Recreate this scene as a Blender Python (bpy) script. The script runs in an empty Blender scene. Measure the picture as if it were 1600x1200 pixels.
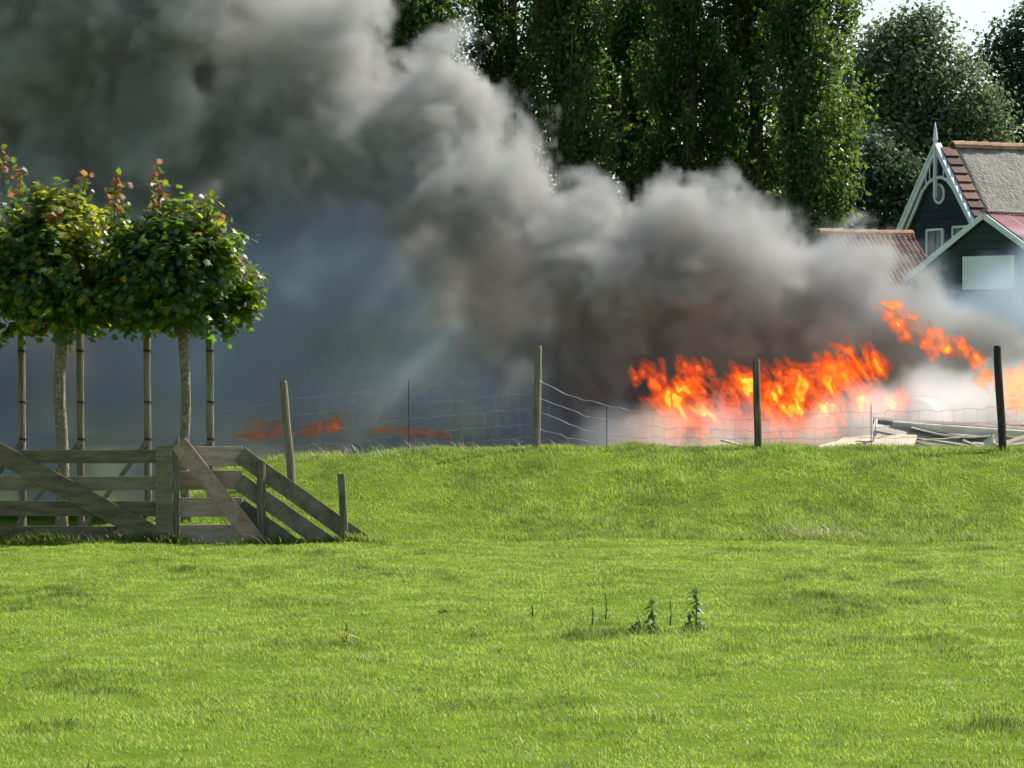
import bpy, math, random
import numpy as np
from mathutils import Vector, Matrix, Euler
R = math.radians
random.seed(7)
rng = np.random.default_rng(11)
sc = bpy.context.scene
COL = sc.collection

# ------------------------------------------------------------------ camera
EYE = 1.85                     # eye height over the pasture
FPX = 6076.0                   # focal length in pixels of the 1600 px photograph
cam_d = bpy.data.cameras.new('camera')
cam = bpy.data.objects.new('camera', cam_d)
COL.objects.link(cam)
cam.location = (0, 0, EYE)
cam.rotation_euler = (R(90), 0, 0)
cam_d.sensor_width = 36.0
cam_d.lens = 36.0 * FPX / 1600.0
cam_d.clip_start = 0.5
cam_d.clip_end = 5000
sc.camera = cam

# ------------------------------------------------------------------ sky and sun
SUN_AZ, SUN_EL = 52.0, 43.0    # degrees right of the view direction, elevation
world = bpy.data.worlds.new('World')
sc.world = world
world.use_nodes = True
wn = world.node_tree
sky = wn.nodes.new('ShaderNodeTexSky')
sky.sky_type = 'NISHITA'
sky.sun_disc = False
sky.sun_elevation = R(SUN_EL)
sky.sun_rotation = R(SUN_AZ)
sky.air_density = 1.0
sky.dust_density = 1.2
sky.ozone_density = 1.0
bg = wn.nodes['Background']
bg.inputs['Strength'].default_value = 0.095
wn.links.new(sky.outputs[0], bg.inputs['Color'])
sun_d = bpy.data.lights.new('sun', 'SUN')
sun_d.energy = 4.6
sun_d.angle = R(0.55)
sun_d.color = (1.0, 0.965, 0.90)
sun = bpy.data.objects.new('sun', sun_d)
COL.objects.link(sun)
sdir = Vector((math.sin(R(SUN_AZ)) * math.cos(R(SUN_EL)), math.cos(R(SUN_AZ)) * math.cos(R(SUN_EL)), math.sin(R(SUN_EL))))
sun.rotation_euler = sdir.to_track_quat('Z', 'Y').to_euler()
sun.location = (20, 20, 40)

vs = sc.view_settings
vs.view_transform = 'Standard'
vs.look = 'None'
vs.exposure = 0.8
vs.gamma = 1.0
cy = sc.cycles
cy.use_denoising = True
cy.max_bounces = 5
cy.diffuse_bounces = 2
cy.glossy_bounces = 1
cy.transmission_bounces = 4
cy.volume_bounces = 3
cy.transparent_max_bounces = 24
cy.volume_step_rate = 4.5
cy.volume_max_steps = 512
cy.use_adaptive_sampling = True
cy.adaptive_threshold = 0.05
cy.sample_clamp_indirect = 6.0


# ------------------------------------------------------------------ helpers
def P(px, py, d):
    """world point at distance d (metres along the view) under a photograph pixel"""
    return Vector(((px - 800.0) * d / FPX, d, EYE - (py - 600.0) * d / FPX))


def tag(o, label, cat=None, group=None, kind=None):
    if label: o['label'] = label
    if cat: o['category'] = cat
    if group: o['group'] = group
    if kind: o['kind'] = kind
    return o


def empty(name, loc, rz=0.0):
    o = bpy.data.objects.new(name, None)
    COL.objects.link(o)
    o.location = loc
    o.rotation_euler = (0, 0, rz)
    o.empty_display_size = 0.2
    return o


def link_mesh(name, me, parent=None, world_space=True):
    o = bpy.data.objects.new(name, me)
    COL.objects.link(o)
    if parent is not None:
        o.parent = parent
        if world_space:
            top = parent
            m = Matrix.Identity(4)
            chain = []
            while top is not None:
                chain.append(top)
                top = top.parent
            for t in reversed(chain):
                m = m @ Matrix.LocRotScale(t.location, t.rotation_euler, t.scale)
            mi = m.inverted()
            o.matrix_basis = mi
    return o


class MB:
    """collects faces for one mesh"""
    def __init__(s):
        s.v = []; s.f = []

    def add(s, vs_, fs_):
        n = len(s.v)
        s.v.extend([tuple(v) for v in vs_])
        s.f.extend([tuple(i + n for i in f) for f in fs_])
        return s

    def box(s, c, size, rot=None, wob=0.0):
        hx, hy, hz = size[0] / 2, size[1] / 2, size[2] / 2
        pts = []
        for z in (-hz, hz):
            for x, y in ((-hx, -hy), (hx, -hy), (hx, hy), (-hx, hy)):
                p = Vector((x + random.uniform(-wob, wob), y + random.uniform(-wob, wob), z + random.uniform(-wob, wob)))
                if rot is not None: p = rot @ p
                pts.append(p + Vector(c))
        return s.add(pts, [(3, 2, 1, 0), (4, 5, 6, 7), (0, 1, 5, 4), (1, 2, 6, 5), (2, 3, 7, 6), (3, 0, 4, 7)])

    def beam(s, a, b, w, t, front=Vector((0, -1, 0)), wob=0.0, seg=1, bow=0.0):
        """plank from a to b; w across the front face, t thick along `front`; slightly chamfered"""
        a = Vector(a); b = Vector(b)
        ax = (b - a)
        L = ax.length
        ax.normalize()
        fr = (front - ax * front.dot(ax)).normalized()
        up = ax.cross(fr).normalized()
        c = min(w, t) * 0.12
        prof = [(-w/2 + c, -t/2), (w/2 - c, -t/2), (w/2, -t/2 + c), (w/2, t/2 - c), (w/2 - c, t/2), (-w/2 + c, t/2), (-w/2, t/2 - c), (-w/2, -t/2 + c)]
        vs_, fs_ = [], []
        for i in range(seg + 1):
            k = i / seg
            q = a + ax * (L * k) + fr * (bow * math.sin(math.pi * k))
            jx, jy = random.uniform(-wob, wob), random.uniform(-wob, wob)
            for (u, w_) in prof:
                vs_.append(q + up * (u + jx) + fr * (w_ + jy))
        for i in range(seg):
            for j in range(8):
                k = (j + 1) % 8
                fs_.append((i*8 + j, i*8 + k, (i+1)*8 + k, (i+1)*8 + j))
        fs_.append(tuple(range(7, -1, -1)))
        fs_.append(tuple(range(seg*8, seg*8 + 8)))
        return s.add(vs_, fs_)

    def tube(s, pts, rad, n=8, cap=True, wob=0.0):
        pts = [Vector(p) for p in pts]
        if not hasattr(rad, '__len__'): rad = [rad] * len(pts)
        vs_, fs_ = [], []
        ref = Vector((0.31, 0.17, 0.93))
        d0 = (pts[-1] - pts[0]).normalized()
        if abs(d0.dot(ref)) > 0.95: ref = Vector((1, 0.2, 0))
        for i, p in enumerate(pts):
            d = (pts[min(i+1, len(pts)-1)] - pts[max(i-1, 0)]).normalized()
            u = d.cross(ref).normalized(); w = d.cross(u).normalized()
            for j in range(n):
                a = 2*math.pi*j/n
                r = rad[i] * (1 + random.uniform(-wob, wob))
                vs_.append(p + u*(r*math.cos(a)) + w*(r*math.sin(a)))
        for i in range(len(pts) - 1):
            for j in range(n):
                k = (j+1) % n
                fs_.append((i*n+j, i*n+k, (i+1)*n+k, (i+1)*n+j))
        if cap:
            fs_.append(tuple(range(n-1, -1, -1)))
            fs_.append(tuple((len(pts)-1)*n + j for j in range(n)))
        return s.add(vs_, fs_)

    def prism(s, poly, depth):
        """poly: list of Vectors in a plane; extruded by the vector depth"""
        n = len(poly)
        vs_ = [Vector(p) for p in poly] + [Vector(p) + Vector(depth) for p in poly]
        fs_ = [tuple(range(n)), tuple(range(2*n-1, n-1, -1))]
        for j in range(n):
            k = (j+1) % n
            fs_.append((j, j+n, k+n, k))
        return s.add(vs_, fs_)

    def build(s, name, mat, parent=None, smooth=False, world_space=True):
        me = bpy.data.meshes.new(name)
        me.from_pydata(s.v, [], s.f)
        me.update()
        import bmesh
        bm = bmesh.new(); bm.from_mesh(me)
        bmesh.ops.recalc_face_normals(bm, faces=bm.faces)
        bm.to_mesh(me); bm.free()
        if smooth:
            me.polygons.foreach_set('use_smooth', [True] * len(me.polygons))
        me.materials.append(mat)
        return link_mesh(name, me, parent, world_space)


def np_mesh(name, verts, faces_n, mat, attr=None, smooth=False):
    """verts (N,3), faces_n (M,k) uniform polygons"""
    me = bpy.data.meshes.new(name)
    nv, (nf, k) = len(verts), faces_n.shape
    me.vertices.add(nv); me.loops.add(nf * k); me.polygons.add(nf)
    me.vertices.foreach_set('co', np.ascontiguousarray(verts, dtype=np.float32).ravel())
    me.loops.foreach_set('vertex_index', np.ascontiguousarray(faces_n, dtype=np.int32).ravel())
    me.polygons.foreach_set('loop_start', np.arange(0, nf * k, k, dtype=np.int32))
    me.polygons.foreach_set('loop_total', np.full(nf, k, dtype=np.int32))
    if smooth: me.polygons.foreach_set('use_smooth', np.ones(nf, dtype=bool))
    me.update(calc_edges=True)
    if attr:
        for an, av in attr.items():
            a = me.attributes.new(an, 'FLOAT', 'POINT')
            a.data.foreach_set('value', np.ascontiguousarray(av, dtype=np.float32))
    me.materials.append(mat)
    return me


def vnoise(x, y, seed=0):
    """smooth 2-D value noise in 0..1 (numpy)"""
    x = np.asarray(x, dtype=float); y = np.asarray(y, dtype=float)
    xi = np.floor(x).astype(np.int64); yi = np.floor(y).astype(np.int64)
    xf = x - xi; yf = y - yi
    u = xf*xf*(3-2*xf); v = yf*yf*(3-2*yf)

    def h(a, b):
        n = (a * 374761393 + b * 668265263 + seed * 974711) & 0x7fffffff
        n = ((n ^ (n >> 13)) * 1274126177) & 0x7fffffff
        return ((n ^ (n >> 16)) & 0xffff) / 65535.0
    return (h(xi, yi)*(1-u) + h(xi+1, yi)*u)*(1-v) + (h(xi, yi+1)*(1-u) + h(xi+1, yi+1)*u)*v


# ------------------------------------------------------------------ materials
def new_mat(name):
    m = bpy.data.materials.new(name)
    m.use_nodes = True
    nt = m.node_tree
    nt.nodes.clear()
    out = nt.nodes.new('ShaderNodeOutputMaterial')
    return m, nt, out


def N(nt, typ, **kw):
    n = nt.nodes.new(typ)
    for k, v in kw.items():
        if k.startswith('in_'):
            n.inputs[k[3:]].default_value = v
        else:
            setattr(n, k, v)
    return n


def ramp(nt, fac, stops):
    r = nt.nodes.new('ShaderNodeValToRGB')
    e = r.color_ramp.elements
    while len(e) < len(stops): e.new(0.5)
    for el, (p, c) in zip(e, stops):
        el.position = p
        el.color = (*c, 1) if len(c) == 3 else c
    nt.links.new(fac, r.inputs[0])
    return r.outputs[0]


def surf_mat(name, stops, scale=(6, 6, 6), rough=0.8, detail=6, bump=0.0, bump_scale=None, spec=0.3, world=True, rnd=0.0):
    """principled surface whose colour wanders between stops along stretched noise, with fine relief"""
    m, nt, out = new_mat(name)
    co = nt.nodes.new('ShaderNodeTexCoord')
    geo = nt.nodes.new('ShaderNodeNewGeometry')
    mp = nt.nodes.new('ShaderNodeMapping')
    mp.inputs['Scale'].default_value = scale
    nt.links.new(geo.outputs['Position'] if world else co.outputs['Object'], mp.inputs['Vector'])
    nz = N(nt, 'ShaderNodeTexNoise', in_Scale=1.0, in_Detail=detail, in_Roughness=0.65)
    nt.links.new(mp.outputs[0], nz.inputs['Vector'])
    fac = nz.outputs[0]
    if rnd > 0:
        oi = nt.nodes.new('ShaderNodeObjectInfo')
        ma = N(nt, 'ShaderNodeMath', operation='MULTIPLY_ADD')
        ma.inputs[1].default_value = rnd
        nt.links.new(oi.outputs['Random'], ma.inputs[0])
        sb = N(nt, 'ShaderNodeMath', operation='SUBTRACT'); sb.inputs[1].default_value = rnd / 2
        nt.links.new(nz.outputs[0], sb.inputs[0])
        nt.links.new(sb.outputs[0], ma.inputs[2])
        fac = ma.outputs[0]
    col = ramp(nt, fac, stops)
    bs = N(nt, 'ShaderNodeBsdfPrincipled')
    bs.inputs['Roughness'].default_value = rough
    bs.inputs['Specular IOR Level'].default_value = spec
    nt.links.new(col, bs.inputs['Base Color'])
    if bump > 0:
        mp2 = nt.nodes.new('ShaderNodeMapping')
        mp2.inputs['Scale'].default_value = bump_scale or tuple(s * 3 for s in scale)
        nt.links.new(geo.outputs['Position'] if world else co.outputs['Object'], mp2.inputs['Vector'])
        nb = N(nt, 'ShaderNodeTexNoise', in_Scale=1.0, in_Detail=5.0, in_Roughness=0.6)
        nt.links.new(mp2.outputs[0], nb.inputs['Vector'])
        bp = N(nt, 'ShaderNodeBump', in_Strength=1.0, in_Distance=bump)
        nt.links.new(nb.outputs[0], bp.inputs['Height'])
        nt.links.new(bp.outputs[0], bs.inputs['Normal'])
    nt.links.new(bs.outputs[0], out.inputs['Surface'])
    return m


def leaf_mat(name, dark, light, trans, rough=0.4, tw=0.45, nscale=1.2, spec=0.5, attr='tone', alt=None, up=0.0, tlow=.75):
    """leaf: glossy-ish front, lets light through"""
    m, nt, out = new_mat(name)
    at = N(nt, 'ShaderNodeAttribute', attribute_name=attr)
    geo = nt.nodes.new('ShaderNodeNewGeometry')
    nz = N(nt, 'ShaderNodeTexNoise', in_Scale=nscale, in_Detail=4.0, in_Roughness=0.6)
    nt.links.new(geo.outputs['Position'], nz.inputs['Vector'])
    ad = N(nt, 'ShaderNodeMath', operation='ADD')
    nt.links.new(at.outputs['Fac'], ad.inputs[0]); nt.links.new(nz.outputs[0], ad.inputs[1])
    hf = N(nt, 'ShaderNodeMath', operation='MULTIPLY'); hf.inputs[1].default_value = 0.5
    nt.links.new(ad.outputs[0], hf.inputs[0])
    col = ramp(nt, hf.outputs[0], [(0.0, tuple(c * .45 for c in dark)), (0.25, dark), (0.75, light)])
    colt = ramp(nt, hf.outputs[0], [(0.0, tuple(c * tlow * .5 for c in trans)), (0.25, tuple(c * tlow for c in trans)), (0.75, trans)])
    if alt:   # tinted leaves where attribute 'hue' is high
        ah = N(nt, 'ShaderNodeAttribute', attribute_name='hue')
        for nm, base, stops in (('a', col, alt[0]), ('b', colt, alt[1])):
            c2 = ramp(nt, ah.outputs['Fac'], stops)
            mx = N(nt, 'ShaderNodeMix', data_type='RGBA')
            nt.links.new(N(nt, 'ShaderNodeMath', operation='GREATER_THAN').outputs[0], mx.inputs['Factor'])
            g = mx.inputs['Factor'].links[0].from_node
            g.inputs[1].default_value = 0.05
            nt.links.new(ah.outputs['Fac'], g.inputs[0])
            nt.links.new(base, mx.inputs[6]); nt.links.new(c2, mx.inputs[7])
            if nm == 'a': col = mx.outputs[2]
            else: colt = mx.outputs[2]
    bs = N(nt, 'ShaderNodeBsdfPrincipled')
    bs.inputs['Roughness'].default_value = rough
    bs.inputs['Specular IOR Level'].default_value = spec
    nt.links.new(col, bs.inputs['Base Color'])
    tr = nt.nodes.new('ShaderNodeBsdfTranslucent')
    nt.links.new(colt, tr.inputs['Color'])
    if up > 0:      # short turf: blades share the lie of the ground
        vm = N(nt, 'ShaderNodeVectorMath', operation='SCALE'); vm.inputs['Scale'].default_value = 1 - up
        nt.links.new(geo.outputs['Normal'], vm.inputs[0])
        va = N(nt, 'ShaderNodeVectorMath', operation='ADD'); va.inputs[1].default_value = (0, 0, up)
        nt.links.new(vm.outputs[0], va.inputs[0])
        nn = N(nt, 'ShaderNodeVectorMath', operation='NORMALIZE'); nt.links.new(va.outputs[0], nn.inputs[0])
        nt.links.new(nn.outputs[0], bs.inputs['Normal'])
    mix = nt.nodes.new('ShaderNodeMixShader'); mix.inputs[0].default_value = tw
    nt.links.new(bs.outputs[0], mix.inputs[1]); nt.links.new(tr.outputs[0], mix.inputs[2])
    nt.links.new(mix.outputs[0], out.inputs['Surface'])
    return m


M = {}
M['soil'] = surf_mat('pasture_soil', [(0.3, (0.08, 0.135, 0.014)), (0.7, (0.14, 0.20, 0.022))], (2.2, 1.6, 1.2), 1.0, bump=0.02, spec=0.0)
M['grass'] = leaf_mat('grass_blade', (0.082, 0.147, 0.02), (0.265, 0.35, 0.05), (0.47, 0.615, 0.088), rough=0.45, tw=0.45, nscale=0.9, spec=0.16, up=.6, tlow=.55)
M['straw_glints'] = leaf_mat('dry_grass_glints', (0.30, 0.27, 0.14), (0.50, 0.46, 0.28), (0.45, 0.42, 0.22), rough=0.5, tw=0.4, nscale=2)
M['weed'] = leaf_mat('weed_leaf', (0.06, 0.12, 0.035), (0.13, 0.21, 0.06), (0.25, 0.40, 0.08), rough=0.5, tw=0.35)
M['weed_yellow'] = leaf_mat('yellow_weed_leaf', (0.16, 0.16, 0.02), (0.30, 0.28, 0.03), (0.40, 0.38, 0.04), rough=0.5, tw=0.35)
M['maple'] = leaf_mat('maple_leaf', (0.024, 0.062, 0.012), (0.070, 0.14, 0.022), (0.22, 0.38, 0.03), rough=0.38, tw=0.45, nscale=1.5, spec=0.5,
                      alt=([(0.1, (0.16, 0.19, 0.018)), (0.45, (0.28, 0.26, 0.025)), (0.55, (0.27, 0.15, 0.05)), (1.0, (0.36, 0.14, 0.07))],
                           [(0.1, (0.44, 0.52, 0.03)), (0.45, (0.60, 0.58, 0.03)), (0.55, (0.45, 0.26, 0.07)), (1.0, (0.50, 0.20, 0.10))]))
M['poplar'] = leaf_mat('poplar_leaf', (0.026, 0.050, 0.012), (0.070, 0.115, 0.022), (0.20, 0.31, 0.04), rough=0.42, tw=0.42, nscale=0.5, spec=0.4)
M['broad'] = leaf_mat('broadleaf', (0.085, 0.12, 0.065), (0.17, 0.205, 0.10), (0.26, 0.31, 0.12), rough=0.6, tw=0.35, nscale=0.3, spec=0.2)  # lightened so that distance haze sits in the leaf colour
M['elm'] = leaf_mat('dark_broadleaf', (0.034, 0.066, 0.038), (0.078, 0.122, 0.060), (0.12, 0.19, 0.07), rough=0.6, tw=0.3, nscale=0.3, spec=0.2)  # dark leaves lightened too, distance haze put into the colour
M['bark_dark'] = surf_mat('dark_bark', [(0.3, (0.06, 0.052, 0.038)), (0.7, (0.18, 0.155, 0.115))], (4, 4, 0.8), 0.9, bump=0.03)
M['bark_grey'] = surf_mat('grey_green_bark', [(0.34, (0.10, 0.085, 0.05)), (0.52, (0.23, 0.195, 0.12)), (0.66, (0.38, 0.33, 0.23))], (22, 22, 26), 0.85, bump=0.008)
M['stake'] = surf_mat('weathered_stake', [(0.36, (0.10, 0.095, 0.055)), (0.64, (0.26, 0.235, 0.155))], (16, 16, 2), 0.85, bump=0.005)
M['strap'] = surf_mat('black_strap', [(0.3, (0.01, 0.01, 0.01)), (0.7, (0.02, 0.02, 0.02))], (9, 9, 9), 0.6)
M['gate'] = surf_mat('mossy_grey_board', [(0.30, (0.10, 0.085, 0.045)), (0.5, (0.18, 0.148, 0.082)), (0.70, (0.25, 0.21, 0.13))], (3.0, 10, 16), 0.85, bump=0.006, rnd=0.25)
M['board_pale'] = surf_mat('pale_weathered_board', [(0.30, (0.27, 0.18, 0.115)), (0.5, (0.38, 0.28, 0.205)), (0.70, (0.50, 0.39, 0.30))], (3.0, 10, 16), 0.85, bump=0.005, rnd=0.2)
M['brace_red'] = surf_mat('reddish_brace_board', [(0.30, (0.22, 0.135, 0.085)), (0.5, (0.36, 0.24, 0.165)), (0.70, (0.48, 0.36, 0.27))], (6.0, 10, 9), 0.85, bump=0.005)
M['board_brown'] = surf_mat('brown_weathered_board', [(0.30, (0.10, 0.082, 0.05)), (0.5, (0.17, 0.14, 0.09)), (0.70, (0.25, 0.21, 0.145))], (7, 14, 7), 0.85, bump=0.006, rnd=0.2)
M['post'] = surf_mat('round_fence_post', [(0.34, (0.06, 0.05, 0.032)), (0.5, (0.145, 0.12, 0.076)), (0.66, (0.26, 0.22, 0.155))], (24, 24, 2.2), 0.85, bump=0.008, rnd=0.3)
M['post_dark'] = surf_mat('tarred_fence_post', [(0.25, (0.022, 0.017, 0.014)), (0.75, (0.08, 0.06, 0.05))], (24, 24, 2.2), 0.8, bump=0.008)
M['iron'] = surf_mat('rusty_stake_iron', [(0.3, (0.02, 0.02, 0.02)), (0.7, (0.06, 0.05, 0.045))], (20, 20, 8), 0.6)


def metal(name, col, rough):
    m, nt, out = new_mat(name)
    b = N(nt, 'ShaderNodeBsdfPrincipled')
    b.inputs['Base Color'].default_value = (*col, 1); b.inputs['Metallic'].default_value = 0.9; b.inputs['Roughness'].default_value = rough
    nz = N(nt, 'ShaderNodeTexNoise', in_Scale=30.0, in_Detail=3.0)
    mr = N(nt, 'ShaderNodeMapRange'); mr.inputs['To Min'].default_value = rough - 0.1; mr.inputs['To Max'].default_value = rough + 0.2
    nt.links.new(nz.outputs[0], mr.inputs[0]); nt.links.new(mr.outputs[0], b.inputs['Roughness'])
    nt.links.new(b.outputs[0], out.inputs['Surface'])
    return m


M['wire'] = metal('galvanised_wire', (0.38, 0.40, 0.42), 0.5)
M['white'] = surf_mat('white_paint', [(0.3, (0.62, 0.64, 0.64)), (0.7, (0.80, 0.81, 0.80))], (5, 5, 5), 0.5)
M['black_board'] = surf_mat('tarred_black_board', [(0.3, (0.012, 0.015, 0.022)), (0.7, (0.030, 0.035, 0.045))], (1, 1, 8), 0.7, rnd=0.2)
M['green_board'] = surf_mat('dark_green_board', [(0.3, (0.014, 0.026, 0.022)), (0.7, (0.030, 0.050, 0.042))], (1, 1, 8), 0.75, rnd=0.2)
M['thatch'] = surf_mat('reed_thatch', [(0.28, (0.19, 0.165, 0.13)), (0.5, (0.29, 0.262, 0.215)), (0.72, (0.38, 0.35, 0.295))], (7, 7, 3.5), 0.9, detail=8, bump=0.05, bump_scale=(11, 11, 6))
M['ridge_tile'] = surf_mat('clay_ridge_tile', [(0.3, (0.24, 0.12, 0.06)), (0.7, (0.42, 0.26, 0.14))], (4, 4, 4), 0.8, rnd=0.3)
M['verge_tile'] = surf_mat('brown_verge_tile', [(0.2, (0.06, 0.032, 0.022)), (0.8, (0.18, 0.09, 0.055))], (5, 5, 5), 0.8, rnd=0.8)
M['pantile'] = surf_mat('mossy_clay_pantile', [(0.30, (0.14, 0.065, 0.028)), (0.5, (0.27, 0.105, 0.040)), (0.66, (0.30, 0.19, 0.05)), (0.8, (0.34, 0.26, 0.08))], (1.1, 1.1, 1.1), 0.8, rnd=0.22)
M['pantile_red'] = surf_mat('red_clay_pantile', [(0.3, (0.14, 0.045, 0.03)), (0.7, (0.22, 0.075, 0.045))], (1.1, 1.1, 1.1), 0.8, rnd=0.3)
M['pink_roof'] = surf_mat('faded_red_roof_sheet', [(0.3, (0.23, 0.095, 0.10)), (0.7, (0.31, 0.14, 0.145))], (1.2, 1.2, 1.2), 0.6, rnd=0.15)
M['panel'] = surf_mat('white_shutter_panel', [(0.3, (0.62, 0.63, 0.62)), (0.7, (0.78, 0.79, 0.77))], (2, 2, 2), 0.6)
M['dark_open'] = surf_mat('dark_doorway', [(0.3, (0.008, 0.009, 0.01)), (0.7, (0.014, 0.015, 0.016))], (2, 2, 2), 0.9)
M['glass'] = surf_mat('window_glass', [(0.3, (0.02, 0.025, 0.03)), (0.7, (0.05, 0.055, 0.06))], (1, 1, 1), 0.08, spec=0.6)
M['debris_pale'] = surf_mat('pale_scrap_timber', [(0.25, (0.46, 0.36, 0.24)), (0.5, (0.66, 0.55, 0.40)), (0.75, (0.76, 0.68, 0.54))], (4, 9, 9), 0.8, bump=0.004, rnd=0.3)
M['debris_white'] = surf_mat('white_scrap_sheet', [(0.3, (0.58, 0.51, 0.42)), (0.7, (0.78, 0.72, 0.62))], (3, 3, 3), 0.6, rnd=0.2)
M['debris_grey'] = surf_mat('grey_scrap_board', [(0.3, (0.32, 0.27, 0.21)), (0.7, (0.50, 0.43, 0.34))], (4, 8, 8), 0.8, bump=0.004, rnd=0.3)
M['debris_brown'] = surf_mat('brown_scrap_timber', [(0.3, (0.24, 0.17, 0.11)), (0.7, (0.44, 0.33, 0.22))], (4, 9, 9), 0.8, bump=0.004, rnd=0.3)
M['tank'] = surf_mat('pale_blue_plastic', [(0.3, (0.26, 0.36, 0.39)), (0.7, (0.34, 0.44, 0.47))], (2, 2, 2), 0.7)

# ------------------------------------------------------------------ ground
CX = [-40, -6, -5.3, -4.8, -4.3, -3.6, -3.0, -2.3, -1.5, 0, 8, 40]
CZ = [-.25, -.22, -.10, .15, .50, .76, .84, .89, .93, .955, .985, .985]


def sstep(a, b, x):
    t = np.clip((x - a) / (b - a), 0, 1)
    return t * t * (3 - 2 * t)


def gz(x, y, bumps=True):
    x = np.asarray(x, dtype=float); y = np.asarray(y, dtype=float)
    c = np.interp(x, CX, CZ)
    t = np.clip((y - 45.7) / (51.9 - 45.7), 0, 1)
    prof = 0.62 * t + 0.38 * sstep(0, 1, t)
    back = np.minimum(c, 0.70)
    z = c * prof - (c - back) * sstep(52.4, 54.6, y)
    z = z - (z - 0.05) * sstep(66, 85, y)
    if bumps:
        near = 1 - sstep(70, 90, y)
        z = z + near * (0.03 * (vnoise(x * 0.7, y * 0.5, 3) - .5) + 0.05 * (vnoise(x * 1.9, y * 1.3, 5) - .5) + .025 * (vnoise(x * 4.3, y * 3.1, 6) - .5))
        z = z + near * 0.05 * (vnoise(x * 1.1, y * 0.9, 9) - .5) * np.clip(t * 3, 0, 1) * (t < 1)
    return z


def g(x, y):
    return float(gz(x, y))


def lines(dense0, dense1, step, lo, hi):
    a = list(np.arange(dense0, dense1 + 1e-6, step))
    s, p = step, dense0
    left = []
    while p > lo:
        s *= 1.5; p -= s; left.append(max(p, lo))
    s, p = step, dense1
    right = []
    while p < hi:
        s *= 1.5; p += s; right.append(min(p, hi))
    return np.array(left[::-1] + a + right)


gx = lines(-11, 11, 0.2, -900, 900)
gy = lines(15, 60, 0.2, -60, 1800)
XX, YY = np.meshgrid(gx, gy)
ZZ = gz(XX, YY)
nv_x = len(gx)
idx = np.arange(len(gx) * len(gy)).reshape(len(gy), len(gx))
quads = np.stack([idx[:-1, :-1], idx[:-1, 1:], idx[1:, 1:], idx[1:, :-1]], -1).reshape(-1, 4)
me = np_mesh('ground', np.stack([XX, YY, ZZ], -1).reshape(-1, 3), quads, M['soil'], smooth=True)
ground = link_mesh('ground', me)
ground['kind'] = 'structure'
ground['label'] = 'pasture and grassy bank running up to the fire'


def blades(x, y, h, w, tone, lean=0.5, wind=(-0.12, 0.0)):
    """bent blades of three triangles each -> verts, tris, tone per vertex"""
    n = len(x)
    z = gz(x, y) - 0.01
    a = rng.uniform(0, 2 * np.pi, n)
    lx = np.cos(a) * lean * rng.uniform(0.1, 1, n) + wind[0]
    ly = np.sin(a) * lean * rng.uniform(0.1, 1, n) + wind[1]
    b = a + np.pi / 2 + rng.uniform(-.6, .6, n)
    wx, wy = np.cos(b) * w / 2, np.sin(b) * w / 2
    V = np.empty((n, 4, 3))
    V[:, 0] = np.stack([x, y, z], -1)
    mx, my, mz = x + lx * h * .38, y + ly * h * .38, z + h * .5
    V[:, 1] = np.stack([mx - wx, my - wy, mz], -1)
    V[:, 2] = np.stack([x + lx * h, y + ly * h, z + h * rng.uniform(.65, 1.0, n)], -1)
    V[:, 3] = np.stack([mx + wx, my + wy, mz], -1)
    o = (np.arange(n) * 4)[:, None, None]
    F = (np.array([[0, 3, 1], [1, 3, 2]])[None] + o).reshape(-1, 3)
    return V.reshape(-1, 3), F, np.repeat(tone, 4)


# dark tussocks seen in the pasture: photo pixel, radius in metres, strength
TUS = [(925, 998, .22, 1.2), (905, 992, .2, .6), (700, 958, .25, .8), (1290, 936, .35, .9), (105, 932, .4, .5), (445, 1010, .3, .6), (90, 1138, .3, .9), (590, 1000, .22, .6),
       (330, 1005, .25, .6), (650, 985, .25, .5), (875, 945, .3, .5), (285, 893, .25, .7), (1240, 905, .35, .5), (1100, 985, .3, .5), (1560, 1140, .3, .7), (790, 1022, .2, .6),
       (1480, 1000, .4, .4), (250, 1062, .35, .4), (1340, 1080, .3, .4), (540, 1145, .3, .6), (1020, 1125, .2, .7)]
TUSW = [((px - 800) * (FPX * EYE / (py - 600)) / FPX, FPX * EYE / (py - 600), r, s) for px, py, r, s in [(a, b, c * .75, e * .85) for a, b, c, e in TUS] + [(1018, 989, .12, .8), (1087, 986, .12, .8), (946, 978, .12, .6), (925, 998, .2, .9), (975, 990, .2, .5)]]


def pasture_fields(x, y):
    tall = 0.75 * vnoise(x * 1.1, y * .55, 21) + 0.5 * vnoise(x * 3.2, y * 1.6, 22) + 0.25 * vnoise(x * 8, y * 5, 23)
    tall = np.clip((tall - .55) / .6, 0, 1)
    dark = vnoise(x * 1.3 + 40, y * .5, 31) * .24 + vnoise(x * 3.4, y * 1.6, 33) * .34 + vnoise(x * 8.1, y * 4.4, 35) * .42
    extra = np.zeros_like(x)
    for tx, ty, r, s in TUSW:
        extra += s * np.exp(-(((x - tx) / r) ** 2 + ((y - ty) / (r * 1.4)) ** 2))
    return tall, dark, extra


def scatter(n, y0, y1, margin):
    y = np.sqrt(rng.uniform(y0 ** 2, y1 ** 2, n))
    half = y * 800 / FPX + margin
    x = rng.uniform(-1, 1, n) * half
    return x, y


parts = []
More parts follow.
